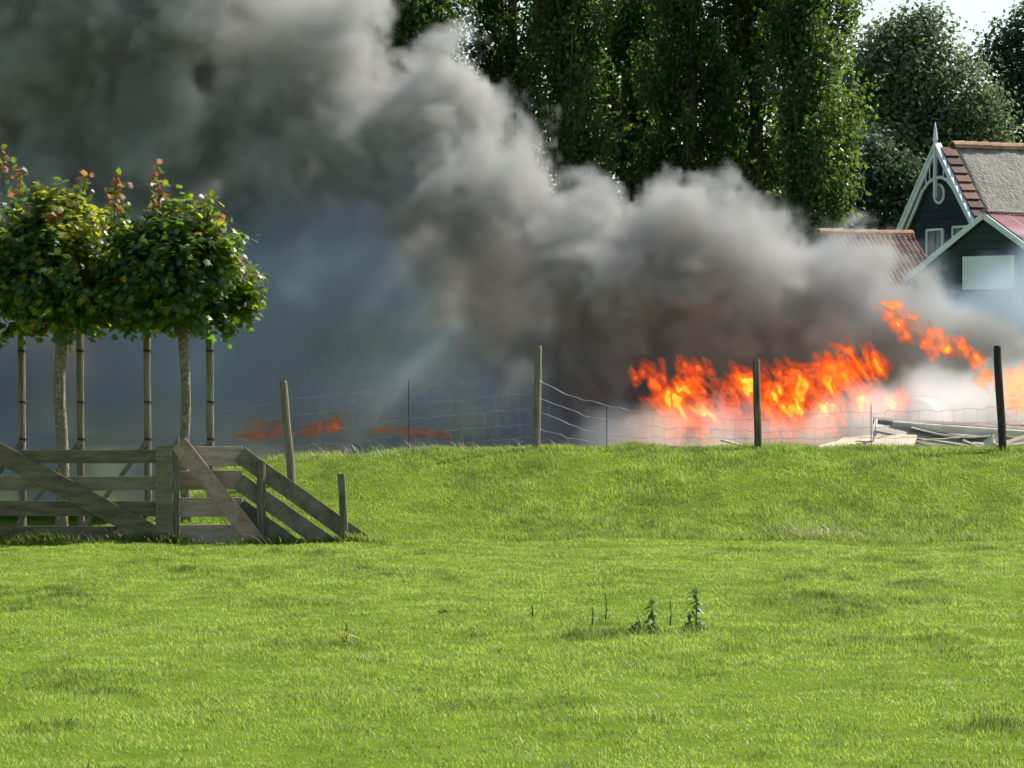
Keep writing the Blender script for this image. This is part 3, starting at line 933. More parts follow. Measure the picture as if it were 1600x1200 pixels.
# dark foliage added behind the haze to block the bright sky
backdrop = empty('backdrop', Vector((-3.0, 134, .05)))
tag(backdrop, 'dark leafy backing added along the foot of the poplar row', 'backdrop')
pos, nrm, size = [], [], []
for i in range(1200):
    x0 = rng.uniform(-13, 10.5); z0 = rng.uniform(.2, 1) ** .8 * (4.2 + 1.6 * float(vnoise(x0 * .5, 0, 4)))
    c = np.array([x0, 134 + rng.normal(0, .5), z0])
    pos.append(c + rng.normal(0, .35, (14, 3))); nrm.append(rng.normal(0, .7, (14, 3)) + np.array([0, -.4, .4])); size.append(rng.uniform(.24, .42, 14))
link_mesh('foliage', leaves_mesh('foliage', np.concatenate(pos), np.concatenate(nrm), np.concatenate(size), rng.uniform(0, 1, 1200 * 14), M['elm'], OVAL_T, OVAL_F), backdrop)


# ------------------------------------------------------------------ buildings
class Frame:
    """local axes of a building: u along the ridge, v across the gable, z up"""
    def __init__(s, apex, ang):
        s.o = apex
        s.u = Vector((math.cos(R(ang)), math.sin(R(ang)), 0))
        s.v = Vector((math.sin(R(ang)), -math.cos(R(ang)), 0))

    def __call__(s, u, v, z):
        return s.o + s.u * u + s.v * v + Vector((0, 0, z))


def ring(mb, centre, a, b, rad_a, rad_b, r, n=28):
    pts = [centre + a * (rad_a * math.cos(t)) + b * (rad_b * math.sin(t)) for t in np.linspace(0, 2 * math.pi, n + 1)]
    return mb.tube(pts, r, 6, False)


Zup = Vector((0, 0, 1))
# --- thatched house
HD = 115.0
k_h = FPX / HD
apex = P(1470, 236, HD)
H = Frame(apex, 29.0)
HW, HD_ = 1.95, 2.50                       # half width and drop of the roof
house = empty('thatched_house', Vector((apex.x, apex.y, .05)))
tag(house, 'black boarded house with thatched roof and white trimmed gable', 'house')
zb = -apex.z + .05
MB().prism([H(0, -HW + .05, zb), H(0, HW - .05, zb), H(0, HW - .05, -HD_), H(0, 0, -.08), H(0, -HW + .05, -HD_)], H.u * 11).build('wall', M['black_board'], house)
z = -4.4
while z < -.25:                            # weatherboards of the gable
    zt = min(z + .235, -.15)
    def half(zz): return HW - .06 if zz < -HD_ else max((HW - .06) * (-zz - .10) / (HD_ - .10), .02)
    w0, w1 = half(z), half(zt)
    MB().prism([H(-.035, -w0, z), H(-.035, w0, z), H(-.015, w1, zt), H(-.015, -w1, zt)], H.u * .03).build('weatherboard', M['black_board'], house)
    z += .24
th = .30
roof = None
for sgn in (1, -1):
    e = HW + .30
    ez = -HD_ * e / HW
    nu, nv = 46, 16
    V, Fq = [], []
    nrm_ = (H.v * sgn * HD_ + Zup * HW).normalized()
    for j in range(nv + 1):
        for i in range(nu + 1):
            t = j / nv; uu = .42 + 10.6 * i / nu
            b = (vnoise(uu * 2.2, t * 5, 5 + sgn) - .5) * .06 + (vnoise(uu * 7, t * 14, 6 + sgn) - .5) * .05
            p = H(uu, sgn * e * t, ez * t) + nrm_ * (th * .5 + float(b)) + Zup * (.02)
            V.append(p)
    n1 = len(V)
    for j in range(nv + 1):
        for i in range(nu + 1):
            t = j / nv; uu = .42 + 10.6 * i / nu
            V.append(H(uu, sgn * e * t, ez * t) + nrm_ * .01)
    w = nu + 1
    for j in range(nv):
        for i in range(nu):
            a = j * w + i
            Fq.append((a, a + 1, a + 1 + w, a + w))
            Fq.append((n1 + a, n1 + a + w, n1 + a + 1 + w, n1 + a + 1))
    for j in range(nv):
        for i in (0, nu):
            a = j * w + i
            Fq.append((a, a + w, n1 + a + w, n1 + a))
    for i in range(nu):
        a = nv * w + i
        Fq.append((a, a + 1, n1 + a + 1, n1 + a))
    mb = MB(); mb.add(V, Fq)
    r_ = mb.build('thatch', M['thatch'], house, True)
    if sgn == 1: roof = r_
    # tiled verge beside the bargeboard
    for q in range(11):
        t0, t1 = q / 11, (q + 1) / 11 + .012
        mb = MB()
        jt = random.uniform(-.01, .01); a0 = H(-.10 + jt, sgn * e * t0, ez * t0) + nrm_ * .13; a1 = H(-.10 + jt, sgn * e * t1, ez * t1) + nrm_ * .19
        mb.prism([a0, a0 + H.u * .50, a1 + H.u * .50, a1], nrm_ * .05)
        mb.build('verge_tile', M['verge_tile'], house)
tile_me = None
for q in range(24):                        # half-round ridge tiles
    mb = MB()
    V, Fq = [], []
    for i in range(2):
        for j in range(7):
            a = math.pi * j / 6
            rr = .20 if i == 0 else .225
            for rr2 in (rr, rr - .03):
                V.append((.44 * i, math.cos(a) * rr2, math.sin(a) * rr2))
    for j in range(6):
        b0, b1 = j * 2, (j + 1) * 2
        Fq += [(b0, b1, b1 + 14, b0 + 14), (b0 + 1, b0 + 15, b1 + 15, b1 + 1), (b0, b0 + 1, b1 + 1, b1), (b0 + 14, b1 + 14, b1 + 15, b0 + 15)]
    if tile_me is None:
        o = mb.add(V, Fq).build('ridge_tile', M['ridge_tile'], None)
        tile_me = o.data
    else:
        o = bpy.data.objects.new('ridge_tile', tile_me); COL.objects.link(o)
    o.parent = house
    o.location = H(.40 + q * .43, 0, .11 + random.uniform(-.008, .008)) - house.location
    o.rotation_euler = (0, 0, R(29))
# white bargeboards, arch, king post and finial
OV = -.18
for sgn in (1, -1):
    a = H(OV, 0, .10); b = H(OV, sgn * (HW + .34), -HD_ * (HW + .34) / HW + .10)
    MB().beam(a, b, .17, .05, -H.u, 0, 1).build('bargeboard', M['white'], house)
    MB().beam(a + Zup * .12 + H.u * .05, b + Zup * .12 + H.u * .05, .07, .24, -H.u, 0, 1).build('barge_capping', M['white'], house)
kx = 1 / (k_h * .485); kz = 1 / k_h
arch = [(-41, 129), (-33, 108), (-25, 86), (-18, 66), (-10, 53), (-2, 47), (7, 46), (15, 52), (22, 64), (30, 84), (39, 106), (49, 128)]
MB().tube([H(OV + .01, dx * kx, -dy * kz + .08) for dx, dy in arch], .052, 6, True).build('arch_trim', M['white'], house, True)
MB().box(H(OV - .02, 0, -.55), (.09, .09, 1.65), Matrix.Rotation(R(29), 3, 'Z')).build('king_post', M['white'], house)
MB().tube([H(OV - .02, 0, z_) for z_ in (.25, .34, .42, .52, .66, .85)], [.05, .085, .065, .06, .04, .006], 8, True).build('finial', M['white'], house, True)
for dx, y0, y1 in ((-13, 38, 57), (-8, 26, 51), (10, 26, 46), (15, 36, 51), (19, 46, 57)):
    MB().box(H(OV, dx * kx, -(y0 + y1) / 2 * kz + .05), (.03, .03, (y1 - y0) * kz), Matrix.Rotation(R(29), 3, 'Z')).build('baluster', M['white'], house)
ow = ring(MB(), H(-.06, 0, -67 * kz), H.v, Zup, .25, .27, .045).build('round_window', M['white'], house, True)
MB().prism([H(-.05, .24 * math.cos(t), -67 * kz + .26 * math.sin(t)) for t in np.linspace(0, 2 * math.pi, 24, endpoint=False)], H.u * .01).build('pane', M['glass'], ow)


def framed_window(root, Fm, u, v0, v1, z0, z1, fw=.07, bars=1):
    fr = MB()
    for a, b in (((v0, z0), (v1, z0)), ((v0, z1), (v1, z1)), ((v0, z0), (v0, z1)), ((v1, z0), (v1, z1))):
        fr.beam(Fm(u, a[0], a[1]), Fm(u, b[0], b[1]), fw, .07, -Fm.u, 0, 1)
    o = fr.build('window', M['white'], root)
    MB().prism([Fm(u + .01, v0, z0), Fm(u + .01, v1, z0), Fm(u + .01, v1, z1), Fm(u + .01, v0, z1)], Fm.u * .015).build('pane', M['glass'], o)
    for i in range(bars):
        vv = v0 + (v1 - v0) * (i + 1) / (bars + 1)
        MB().beam(Fm(u - .004, vv, z0), Fm(u - .004, vv, z1), .03, .05, -Fm.u, 0, 1).build('glazing_bar', M['verge_tile'], o)
    return o


framed_window(house, H, -.06, -.62, .18, -3.22, -2.32)
framed_window(house, H, -.06, .70, 1.50, -3.22, -2.28)

# --- low building with pantiled roof
TD = 106.0
T0 = P(1421, 364, TD)
T = Frame(T0, 29.0)
low = empty('pantiled_outbuilding', Vector((T0.x, T0.y, .05)))
tag(low, 'low outbuilding with mossy orange pantile roof in front of the gable', 'outbuilding')
zb = -T0.z + .05
pt = 45.0
cs, sn = math.cos(R(pt)), math.sin(R(pt))
LEN = 2.9
slope_l = 2.35
MB().prism([T(0, 1.6, zb), T(0, 1.6, -1.62), T(0, 0, -.12), T(0, -1.6, -1.62), T(0, -1.6, zb)], T.u * -LEN).build('wall', M['black_board'], low)
MB().prism([T(.05, .0, -.06), T(.05, slope_l * cs, -slope_l * sn - .06), T(.05, slope_l * cs - .05, -slope_l * sn - .12), T(.05, 0, -.14)], T.u * -(LEN + .05)).build('roof_deck', M['bark_dark'], low)
MB().prism([T(.05, .0, -.06), T(.05, -slope_l * cs, -slope_l * sn - .06), T(.05, -slope_l * cs + .05, -slope_l * sn - .12), T(.05, 0, -.14)], T.u * -(LEN + .05)).build('roof_deck', M['pantile_red'], low)
tw, tl = .165, .25
V, Fq = [], []
prof = [(0, .0), (.03, .012), (.06, .012), (.09, -.004), (.115, .018), (.14, .045), (.17, .045), (.19, .02)]
for i in range(2):
    for (a, hh) in prof:
        V.append((a, i * (tl + .05), hh + (.04 if i == 1 else 0)))
for i in range(2):
    for (a, hh) in prof:
        V.append((a, i * (tl + .05), hh - .018 + (.04 if i == 1 else 0)))
n = len(prof)
for j in range(n - 1):
    Fq += [(j, j + 1, n + j + 1, n + j), (2*n + j, 3*n + j, 3*n + j + 1, 2*n + j + 1), (n + j, n + j + 1, 3*n + j + 1, 3*n + j)]
src = MB().add(V, Fq).build('pantile', M['pantile'], None)
src_red = MB().add(V, Fq).build('pantile', M['pantile_red'], None)
mesh_a, mesh_b = src.data, src_red.data
bpy.data.objects.remove(src); bpy.data.objects.remove(src_red)
for c_ in range(int(LEN / tw)):
    for r_ in range(9):
        o = bpy.data.objects.new('pantile', mesh_b if c_ < 4 - (r_ > 5) + random.choice((0, 0, 1)) else mesh_a)
        COL.objects.link(o)
        o.parent = low
        base = T(-tw * (c_ + 1) + .02 + random.uniform(-.006, .006), (tl * r_ + random.uniform(-.012, .012)) * cs, -tl * r_ * sn) - low.location
        # local x along u, local y down the slope
        ex = T.u; ey = (T.v * cs - Zup * sn); ez = ex.cross(ey)
        if ez.z < 0: ez = -ez
        m = Matrix((ex, ey, ez)).transposed().to_4x4()
        o.matrix_basis = Matrix.Translation(base + ez * random.uniform(-.004, .006)) @ m
for q in range(8):
    o = bpy.data.objects.new('ridge_tile', tile_me); COL.objects.link(o); o.parent = low
    o.location = T(-.38 * (q + 1) + .05, 0, -.10 + random.uniform(-.01, .01)) - low.location
    o.rotation_euler = (0, 0, R(29)); o.scale = (.9, .8, .8)

# --- dark barn with faded red roof
BD = 100.0
kb = FPX / BD
B0 = P(1540, 340, BD)
B = Frame(B0, 45.0)
barn = empty('barn', Vector((B0.x, B0.y, .05)))
tag(barn, 'dark green barn with faded red roof and white panel in its gable', 'barn')
BW, BH = 2.50, 1.55
zb = -B0.z + .05
MB().prism([B(0, -BW + .1, zb), B(0, BW - .1, zb), B(0, BW - .1, -BH), B(0, 0, -.05), B(0, -BW + .1, -BH)], B.u * 7).build('wall', M['green_board'], barn)
z = -4.2
while z < -.3:
    zt = z + .195
    def half2(zz): return BW - .12 if zz < -BH else max((BW - .12) * (-zz - .06) / (BH - .06), .03)
    w0, w1 = half2(z), half2(zt)
    MB().prism([B(-.03, -w0, z), B(-.03, w0, z), B(-.012, w1, zt), B(-.012, -w1, zt)], B.u * .025).build('weatherboard', M['green_board'], barn)
    z += .20
for sgn in (1, -1):
    e = BW + .12
    a = B(-.10, 0, .05); b = B(-.10, sgn * e, -BH * e / BW + .05)
    MB().beam(a, b, .15, .05, -B.u, 0, 1).build('bargeboard', M['white'], barn)
    nrm_ = (B.v * sgn * BH + Zup * BW).normalized()
    sl = (B.v * sgn * BW - Zup * BH).normalized()
    SL = math.hypot(e, BH * e / BW)
    for course in range(2):
        for q in range(8):                 # corrugated sheets
            V, Fq = [], []
            nc = 26
            for j in range(2):
                for i in range(nc + 1):
                    uu = -.06 + q * .90 + i * .92 / nc
                    dd = (course * SL * .5 - (.06 if course else 0)) if j == 0 else (course + 1) * SL * .5
                    off = .10 + .016 * math.sin(i * math.pi * 2 * 6 / nc) + (.03 if course == 0 else 0.0) - .012 * (q % 2)
                    V.append(B(uu, 0, 0) + sl * dd + nrm_ * off)
            for i in range(nc):
                Fq.append((i, i + 1, nc + 2 + i, nc + 1 + i))
            o = MB().add(V, Fq).build('roof_sheet', M['pink_roof'], barn, True)
            md = o.modifiers.new('thickness', 'SOLIDIFY'); md.thickness = .006
MB().beam(B(-.08, 0, .16), B(7.2, 0, .16), .26, .05, Zup, 0, 1).build('ridge_cap', M['pink_roof'], barn)
kbx = 1 / (kb * .707); kbz = 1 / kb
pn = MB().prism([B(-.075, -30 * kbx, -112 * kbz), B(-.075, 42 * kbx, -112 * kbz), B(-.075, 42 * kbx, -60 * kbz), B(-.075, -30 * kbx, -60 * kbz)], B.u * .05).build('panel', M['panel'], barn)
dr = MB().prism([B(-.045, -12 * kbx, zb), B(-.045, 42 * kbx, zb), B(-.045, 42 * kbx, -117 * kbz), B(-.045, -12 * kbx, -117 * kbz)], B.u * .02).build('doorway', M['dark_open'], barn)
for vv in (-34, 46):
    MB().beam(B(-.06, vv * kbx, zb), B(-.06, vv * kbx, -58 * kbz), .10, .05, -B.u, 0, 1).build('door_post', M['green_board'], barn)


# ------------------------------------------------------------------ scrap pile beside the fire
def scrap(name, label, mb, mat, cat='scrap board', smooth=False):
    o = mb.build(name, mat, None, smooth)
    return tag(o, label, cat, 'scrap piled beside the fire')


def plank(px0, py0, d0, px1, py1, d1, wpx, t, mat, label, name='scrap_plank', front=Vector((0, -.55, .85))):
    scrap(name, label, MB().beam(P(px0, py0, d0), P(px1, py1, d1), wpx * 55 / FPX, t, front, .004, 4), mat)


def sheet(corners, t, mat, label, bow=0.0, n=8, name='scrap_sheet'):
    c = [P(*q) for q in corners]
    V, Fq = [], []
    for k in (0, 1):
        for j in range(n + 1):
            for i in range(n + 1):
                a, b = i / n, j / n
                p = (c[0] * (1-a) + c[1] * a) * (1-b) + (c[3] * (1-a) + c[2] * a) * b
                p = p + Vector((0, 0, -bow * math.sin(math.pi * a) - t * k)) + Vector((0, 0, (float(vnoise(a * 3, b * 3 + corners[0][0], 2)) - .5) * .02))
                V.append(p)
    w = n + 1; m = w * w
    for j in range(n):
        for i in range(n):
            q = j * w + i
            Fq += [(q, q + 1, q + 1 + w, q + w), (m + q, m + q + w, m + q + 1 + w, m + q + 1)]
    for i in range(n):
        Fq += [(i, m + i, m + i + 1, i + 1), (n * w + i, n * w + i + 1, m + n * w + i + 1, m + n * w + i)]
        Fq += [(i * w, (i + 1) * w, m + (i + 1) * w, m + i * w), (i * w + n, m + i * w + n, m + (i + 1) * w + n, (i + 1) * w + n)]
    scrap(name, label, MB().add(V, Fq), mat)


plank(1364, 657, 55.6, 1640, 674, 55.4, 9, .07, M['debris_grey'], 'long grey beam lying along the top of the scrap pile', 'scrap_beam')
plank(1395, 664, 55.5, 1650, 682, 55.3, 4, .12, M['debris_white'], 'white edged board just under the long grey beam')
plank(1382, 661, 55.9, 1600, 668, 56.3, 5, .10, M['debris_pale'], 'pale board behind the long grey beam')
sheet([(1424, 667, 55.3), (1556, 679, 55.2), (1560, 674, 56.2), (1430, 662, 56.4)], .02, M['debris_white'], 'bowed white sheet sagging across the scrap pile', .07)
sheet([(1368, 672, 55.25), (1545, 702, 55.1), (1548, 682, 55.5), (1370, 658, 55.62)], .03, M['debris_grey'], 'dark grey panel shaded beneath the bowed white sheet', .01)
sheet([(1328, 708, 54.5), (1424, 709, 54.4), (1433, 680, 55.2), (1390, 677, 55.3)], .02, M['debris_pale'], 'pale plywood sheet leaning behind the thin iron stake', -.01)
sheet([(1248, 708, 54.8), (1345, 706, 54.7), (1354, 688, 55.5), (1300, 690, 55.6)], .02, M['debris_pale'], 'flat pale sheet low in the grass left of the plywood', -.015)
sheet([(1306, 690, 55.6), (1372, 687, 55.5), (1376, 680, 56.2), (1318, 682, 56.3)], .02, M['debris_white'], 'small white sheet in smoke behind the plywood', 0)
sheet([(1363, 700, 55.0), (1368, 700, 55.0), (1371, 655, 55.5), (1366, 655, 55.5)], .02, M['debris_white'], 'narrow white board standing on end at the beam', 0, 4)
plank(1432, 690, 54.9, 1482, 705, 54.6, 6, .03, M['debris_brown'], 'short brown plank leaning against the plywood sheet')
plank(1424, 698, 54.6, 1462, 707, 54.4, 5, .03, M['debris_white'], 'short white lath in the grass by the plywood')
plank(1505, 688, 54.9, 1534, 701, 54.6, 4, .03, M['debris_pale'], 'short pale lath crossing others before the crumpled sack')
plank(1528, 700, 54.8, 1556, 688, 54.9, 4, .03, M['debris_pale'], 'pale lath propped against the crumpled sack')
plank(1440, 688, 55.0, 1500, 684, 55.0, 2.5, .02, M['debris_pale'], 'thin stick lying on the dark grey panel')
plank(1570, 694, 54.8, 1660, 664, 54.9, 9, .05, M['debris_pale'], 'thick pale plank slanting up beyond the dark post')
plank(1565, 697, 54.6, 1650, 690, 54.6, 7, .05, M['debris_pale'], 'pale plank lying low beyond the dark post')
plank(1572, 683, 55.2, 1660, 692, 55.0, 6, .05, M['debris_brown'], 'brown plank crossing the pale planks beyond the dark post')
plank(1520, 694, 55.0, 1650, 701, 54.7, 5, .05, M['debris_white'], 'white plank behind the foot of the dark post')
plank(1126, 687, 55.0, 1186, 704, 54.7, 4, .03, M['debris_pale'], 'lone pale lath sticking up beside the post before flames')
plank(1200, 701, 55.2, 1330, 698, 55.4, 4, .04, M['debris_brown'], 'brown board at the grass edge beneath the flames')
plank(1280, 703, 54.9, 1352, 696, 55.1, 4, .04, M['debris_brown'], 'brown board crossing the flat pale sheet')
# crumpled sack
V, Fq = [], []
cc = P(1549, 706, 54.5)
for j in range(9):
    t = j / 8
    for i in range(12):
        a = 2 * math.pi * i / 12
        r = (.10 * (1 - t) ** .7 + .012) * (1 + .35 * math.sin(a * 3 + j) + random.uniform(-.15, .15))
        V.append((cc.x + r * math.cos(a) + .02 * math.sin(j), cc.y + r * math.sin(a) * .8, cc.z + .25 * t))
for j in range(8):
    for i in range(12):
        k = (i + 1) % 12
        Fq.append((j*12 + i, j*12 + k, (j+1)*12 + k, (j+1)*12 + i))
Fq.append(tuple(96 + i for i in range(12)))
scrap('crumpled_sack', 'crumpled cream sack standing beside the dark post', MB().add(V, Fq), M['debris_pale'], 'sack')
# rounded pale tank in the white smoke
tk = empty('tank', P(1430, 700, 57.0))
tag(tk, 'rounded pale blue tank half lost in the white smoke', 'tank')
c0 = P(1429, 659, 58.4)
prof = [(-.02, .02), (0, .12), (.03, .24), (.08, .32), (.15, .36), (.3, .37), (.9, .37), (1.05, .33), (1.1, .1)]
ax = Vector((.35, .94, 0)); sd = Vector((.94, -.35, 0))
V, Fq = [], []
for (l, r) in prof:
    for i in range(24):
        a = 2 * math.pi * i / 24
        V.append(c0 + ax * l + sd * (r * math.cos(a)) + Zup * (r * math.sin(a)))
for j in range(len(prof) - 1):
    for i in range(24):
        k = (i + 1) % 24
        Fq.append((j*24 + i, j*24 + k, (j+1)*24 + k, (j+1)*24 + i))
Fq.append(tuple(range(24))); Fq.append(tuple(range((len(prof)-1)*24, len(prof)*24)))
MB().add(V, Fq).build('shell', M['tank'], tk, True)
ring(MB(), c0 + ax * .07, sd, Zup, .325, .325, .022).build('rim', M['tank'], tk, True)


# ------------------------------------------------------------------ smoke and fire
def noise_node(nt, vec, scale, detail=4.0, rough=0.55, lac=2.0, dist=0.0, color=False, w=0.0):
    n = nt.nodes.new('ShaderNodeTexNoise')
    n.noise_dimensions = '3D'
    n.inputs['Scale'].default_value = scale
    n.inputs['Detail'].default_value = detail
    n.inputs['Roughness'].default_value = rough
    n.inputs['Lacunarity'].default_value = lac
    n.inputs['Distortion'].default_value = dist
    nt.links.new(vec, n.inputs['Vector'])
    return n.outputs['Color'] if color else n.outputs[0]


def gmath(nt, op, a, b=None, c=None, clamp=False):
    n = nt.nodes.new('ShaderNodeMath'); n.operation = op; n.use_clamp = clamp
    for i, v in enumerate((a, b, c)):
        if v is None: continue
        if hasattr(v, 'is_linked') or hasattr(v, 'links'): nt.links.new(v, n.inputs[i])
        else: n.inputs[i].default_value = v
    return n.outputs[0]


def gvec(nt, op, a, b=None, c=None):
    n = nt.nodes.new('ShaderNodeVectorMath'); n.operation = op
    for i, v in enumerate((a, b, c)):
        if v is None: continue
        if hasattr(v, 'links'): nt.links.new(v, n.inputs[i])
        else: n.inputs[i].default_value = v
    return n.outputs['Value'] if op in ('DISTANCE', 'LENGTH', 'DOT_PRODUCT') else n.outputs['Vector']


def blob_field(nt, pos, blobs, yscale=1.0):
    """largest weight*(1 - distance/radius) over a list of (centre, radius, weight)"""
    acc = None
    for (c, r, w) in blobs:
        dv = gvec(nt, 'SUBTRACT', pos, tuple(c))
        if yscale != 1.0: dv = gvec(nt, 'MULTIPLY', dv, (1, yscale, 1))
        dl = gvec(nt, 'LENGTH', dv)
        val = gmath(nt, 'MULTIPLY_ADD', dl, -w / r, w)
        acc = val if acc is None else gmath(nt, 'SMOOTH_MAX', acc, val, .12)
    return acc


def volume_object(name, lo, hi, voxel, mat, density_fn):
    ng = bpy.data.node_groups.new(name + '_field', 'GeometryNodeTree')
    ng.interface.new_socket('Geometry', in_out='INPUT', socket_type='NodeSocketGeometry')
    ng.interface.new_socket('Geometry', in_out='OUTPUT', socket_type='NodeSocketGeometry')
    out = ng.nodes.new('NodeGroupOutput')
    vc = ng.nodes.new('GeometryNodeVolumeCube')
    vc.inputs['Min'].default_value = lo; vc.inputs['Max'].default_value = hi
    for ax, i in (('Resolution X', 0), ('Resolution Y', 1), ('Resolution Z', 2)):
        vc.inputs[ax].default_value = max(2, int((hi[i] - lo[i]) / voxel))
    pos = ng.nodes.new('GeometryNodeInputPosition').outputs[0]
    ng.links.new(density_fn(ng, pos), vc.inputs['Density'])
    sm = ng.nodes.new('GeometryNodeSetMaterial'); sm.inputs['Material'].default_value = mat
    ng.links.new(vc.outputs[0], sm.inputs['Geometry'])
    ng.links.new(sm.outputs[0], out.inputs[0])
    me = bpy.data.meshes.new(name)
    o = bpy.data.objects.new(name, me); COL.objects.link(o)
    me.materials.append(mat)
    md = o.modifiers.new('field', 'NODES'); md.node_group = ng
    return o


def smoke_mat(name, scat, absb, k, aniso=.3):
    """scatter and absorption coefficients per metre at full density"""
    m, nt, out = new_mat(name)
    at = N(nt, 'ShaderNodeAttribute', attribute_name='density')
    dn = N(nt, 'ShaderNodeMath', operation='MULTIPLY'); dn.inputs[1].default_value = k
    nt.links.new(at.outputs['Fac'], dn.inputs[0])
    vsc = nt.nodes.new('ShaderNodeVolumeScatter'); vsc.inputs['Color'].default_value = (*scat, 1); vsc.inputs['Anisotropy'].default_value = aniso
    nt.links.new(dn.outputs[0], vsc.inputs['Density'])
    va = nt.nodes.new('ShaderNodeVolumeAbsorption'); va.inputs['Color'].default_value = (*[1 - a for a in absb], 1)
    nt.links.new(dn.outputs[0], va.inputs['Density'])
    ad = nt.nodes.new('ShaderNodeAddShader')
    nt.links.new(vsc.outputs[0], ad.inputs[0]); nt.links.new(va.outputs[0], ad.inputs[1])
    nt.links.new(ad.outputs[0], out.inputs['Volume'])
    return m


DS = 60.0


def B3(px, py, r, dy=0.0, w=1.0):
    """puff of smoke: photo pixel and radius read at the distance of the fire, then moved dy metres in depth"""
    c = P(px, py, DS); c = Vector((c.x, c.y + dy, c.z))
    return (c, r * DS / FPX, w)


M['smoke_dark'] = smoke_mat('sooty_smoke', (.585, .575, .55), (.325, .335, .355), 4.2, -.12)
M['smoke_blue'] = smoke_mat('thin_blue_smoke', (.45, .57, .69), (.25, .21, .175), 2.8, 0)
M['smoke_soot'] = smoke_mat('brown_soot_smoke', (.23, .21, .19), (.72, .74, .76), 3.2, 0)
M['smoke_white'] = smoke_mat('white_smoke', (.88, .94, .99), (.03, .02, .012), 1.8, .1)

PLUME = [B3(1590, 590, 75, 0, .7), B3(1510, 560, 95, .2, .8), B3(690, 420, 120, 1.6), B3(830, 500, 110, 1.4), B3(770, 500, 100, 1.8), B3(1150, 620, 115, 2.0), B3(1280, 610, 115, 2.0), B3(1010, 640, 120, 1.8), B3(1400, 590, 100, 1.8), B3(880, 640, 110, 1.8, .9), B3(1420, 520, 110, .3), B3(1320, 470, 125, .5), B3(1210, 440, 125, .5), B3(1110, 420, 120, .4), B3(1045, 375, 100, .2),
         B3(1210, 530, 120, 1.2), B3(1080, 530, 125, 1.0), B3(960, 430, 130, .5), B3(900, 350, 90, .2), B3(930, 560, 110, 1.0),
         B3(840, 400, 120, .3), B3(800, 300, 110, 0), B3(700, 280, 130, .2), B3(640, 170, 110, .0), B3(740, 190, 70, .4), B3(560, 210, 150, .4),
         B3(500, 60, 130, .0), B3(430, 160, 170, .6), B3(330, 20, 190, .3), B3(250, 180, 190, .8), B3(80, 60, 230, .6), B3(60, 250, 190, 1.0), B3(-160, 120, 260, .8),
         B3(-150, -150, 320, .6), B3(260, -170, 250, .3), B3(-420, -60, 330, .6), B3(400, 330, 140, 1.0), B3(560, 360, 110, .8), B3(200, 380, 170, 1.2)]
HAZE = [B3(1000, 600, 150, 1.5, .8), B3(830, 600, 130, 1.2, .9), B3(570, 470, 150, -.8, .9), B3(470, 480, 180, -.8, .9), B3(360, 560, 210, -.4), B3(180, 600, 230, 1.2), B3(0, 600, 240, 1.0),
        B3(-200, 560, 260, 1.2), B3(600, 640, 160, .6, .9), B3(430, 660, 160, .2, .9), B3(260, 700, 160, .2), B3(80, 720, 170, .2), B3(-120, 720, 180, .2), B3(380, 380, 180, 1.5), B3(150, 420, 220, 1.5),
        B3(760, 640, 130, 1.0, .8), B3(1320, 420, 80, 1.5, .5), B3(1470, 460, 80, 1.5, .55), B3(1560, 500, 95, 1.2, .62), B3(1640, 480, 110, 1.2, .6),
        B3(700, 620, 150, .8), B3(560, 640, 150, .3, 1.1), B3(650, 665, 120, 0, 1.1), B3(750, 670, 120, 0, 1.1), B3(850, 665, 110, .2, 1.1), B3(440, 640, 150, -.2, 1.1), B3(700, 700, 150, .8), B3(850, 690, 150, .8), B3(960, 690, 150, .8), B3(560, 720, 150, .6)]
WHITE = [B3(1425, 650, 50, -3.7, .9), B3(1420, 650, 70, -2.9), B3(1480, 630, 80, -3.0), B3(1560, 640, 90, -3.0), B3(1640, 640, 90, -2.9), B3(1340, 670, 75, -3.2), B3(1260, 690, 75, -3.2), B3(1180, 695, 75, -3.2), B3(1100, 690, 75, -3.0),
         B3(1020, 690, 75, -2.8), B3(1430, 590, 50, -2.6, .8), B3(940, 680, 60, -2.4, .7)]


def plume_field(nt, pos):
    warp = noise_node(nt, pos, .5, 2.0, .5, color=True)
    wv = gvec(nt, 'MULTIPLY', gvec(nt, 'SUBTRACT', warp, (.5, .5, .5)), (1.5, 1.2, 1.5))
    p = gvec(nt, 'ADD', pos, wv)
    s = blob_field(nt, p, PLUME, .8)
    # rounded billows on three scales: creases between swelling lobes
    acc = s
    for sc_, am, off in ((.62, 1.35, 0.0), (1.4, .85, 5.3), (2.9, .75, 9.1), (5.2, .45, 3.7)):
        q = gvec(nt, 'ADD', p, (off, off, off))
        b_ = gmath(nt, 'ABSOLUTE', gmath(nt, 'SUBTRACT', noise_node(nt, q, sc_, 1.5, .5), .5))
        acc = gmath(nt, 'MULTIPLY_ADD', gmath(nt, 'SUBTRACT', b_, .075), am * 1.6, acc)
    n1 = noise_node(nt, p, 1.1, 5.0, .6)
    acc = gmath(nt, 'MULTIPLY_ADD', gmath(nt, 'SUBTRACT', n1, .5), 1.0, acc)
    v = gmath(nt, 'MULTIPLY', gmath(nt, 'SUBTRACT', acc, .13), 3.2, clamp=True)
    n2 = noise_node(nt, pos, .4, 2.0, .5)
    n2 = gmath(nt, 'MULTIPLY_ADD', n2, 2.4, -.55, clamp=True)
    return gmath(nt, 'MULTIPLY', v, gmath(nt, 'MULTIPLY_ADD', n2, .8, .28))


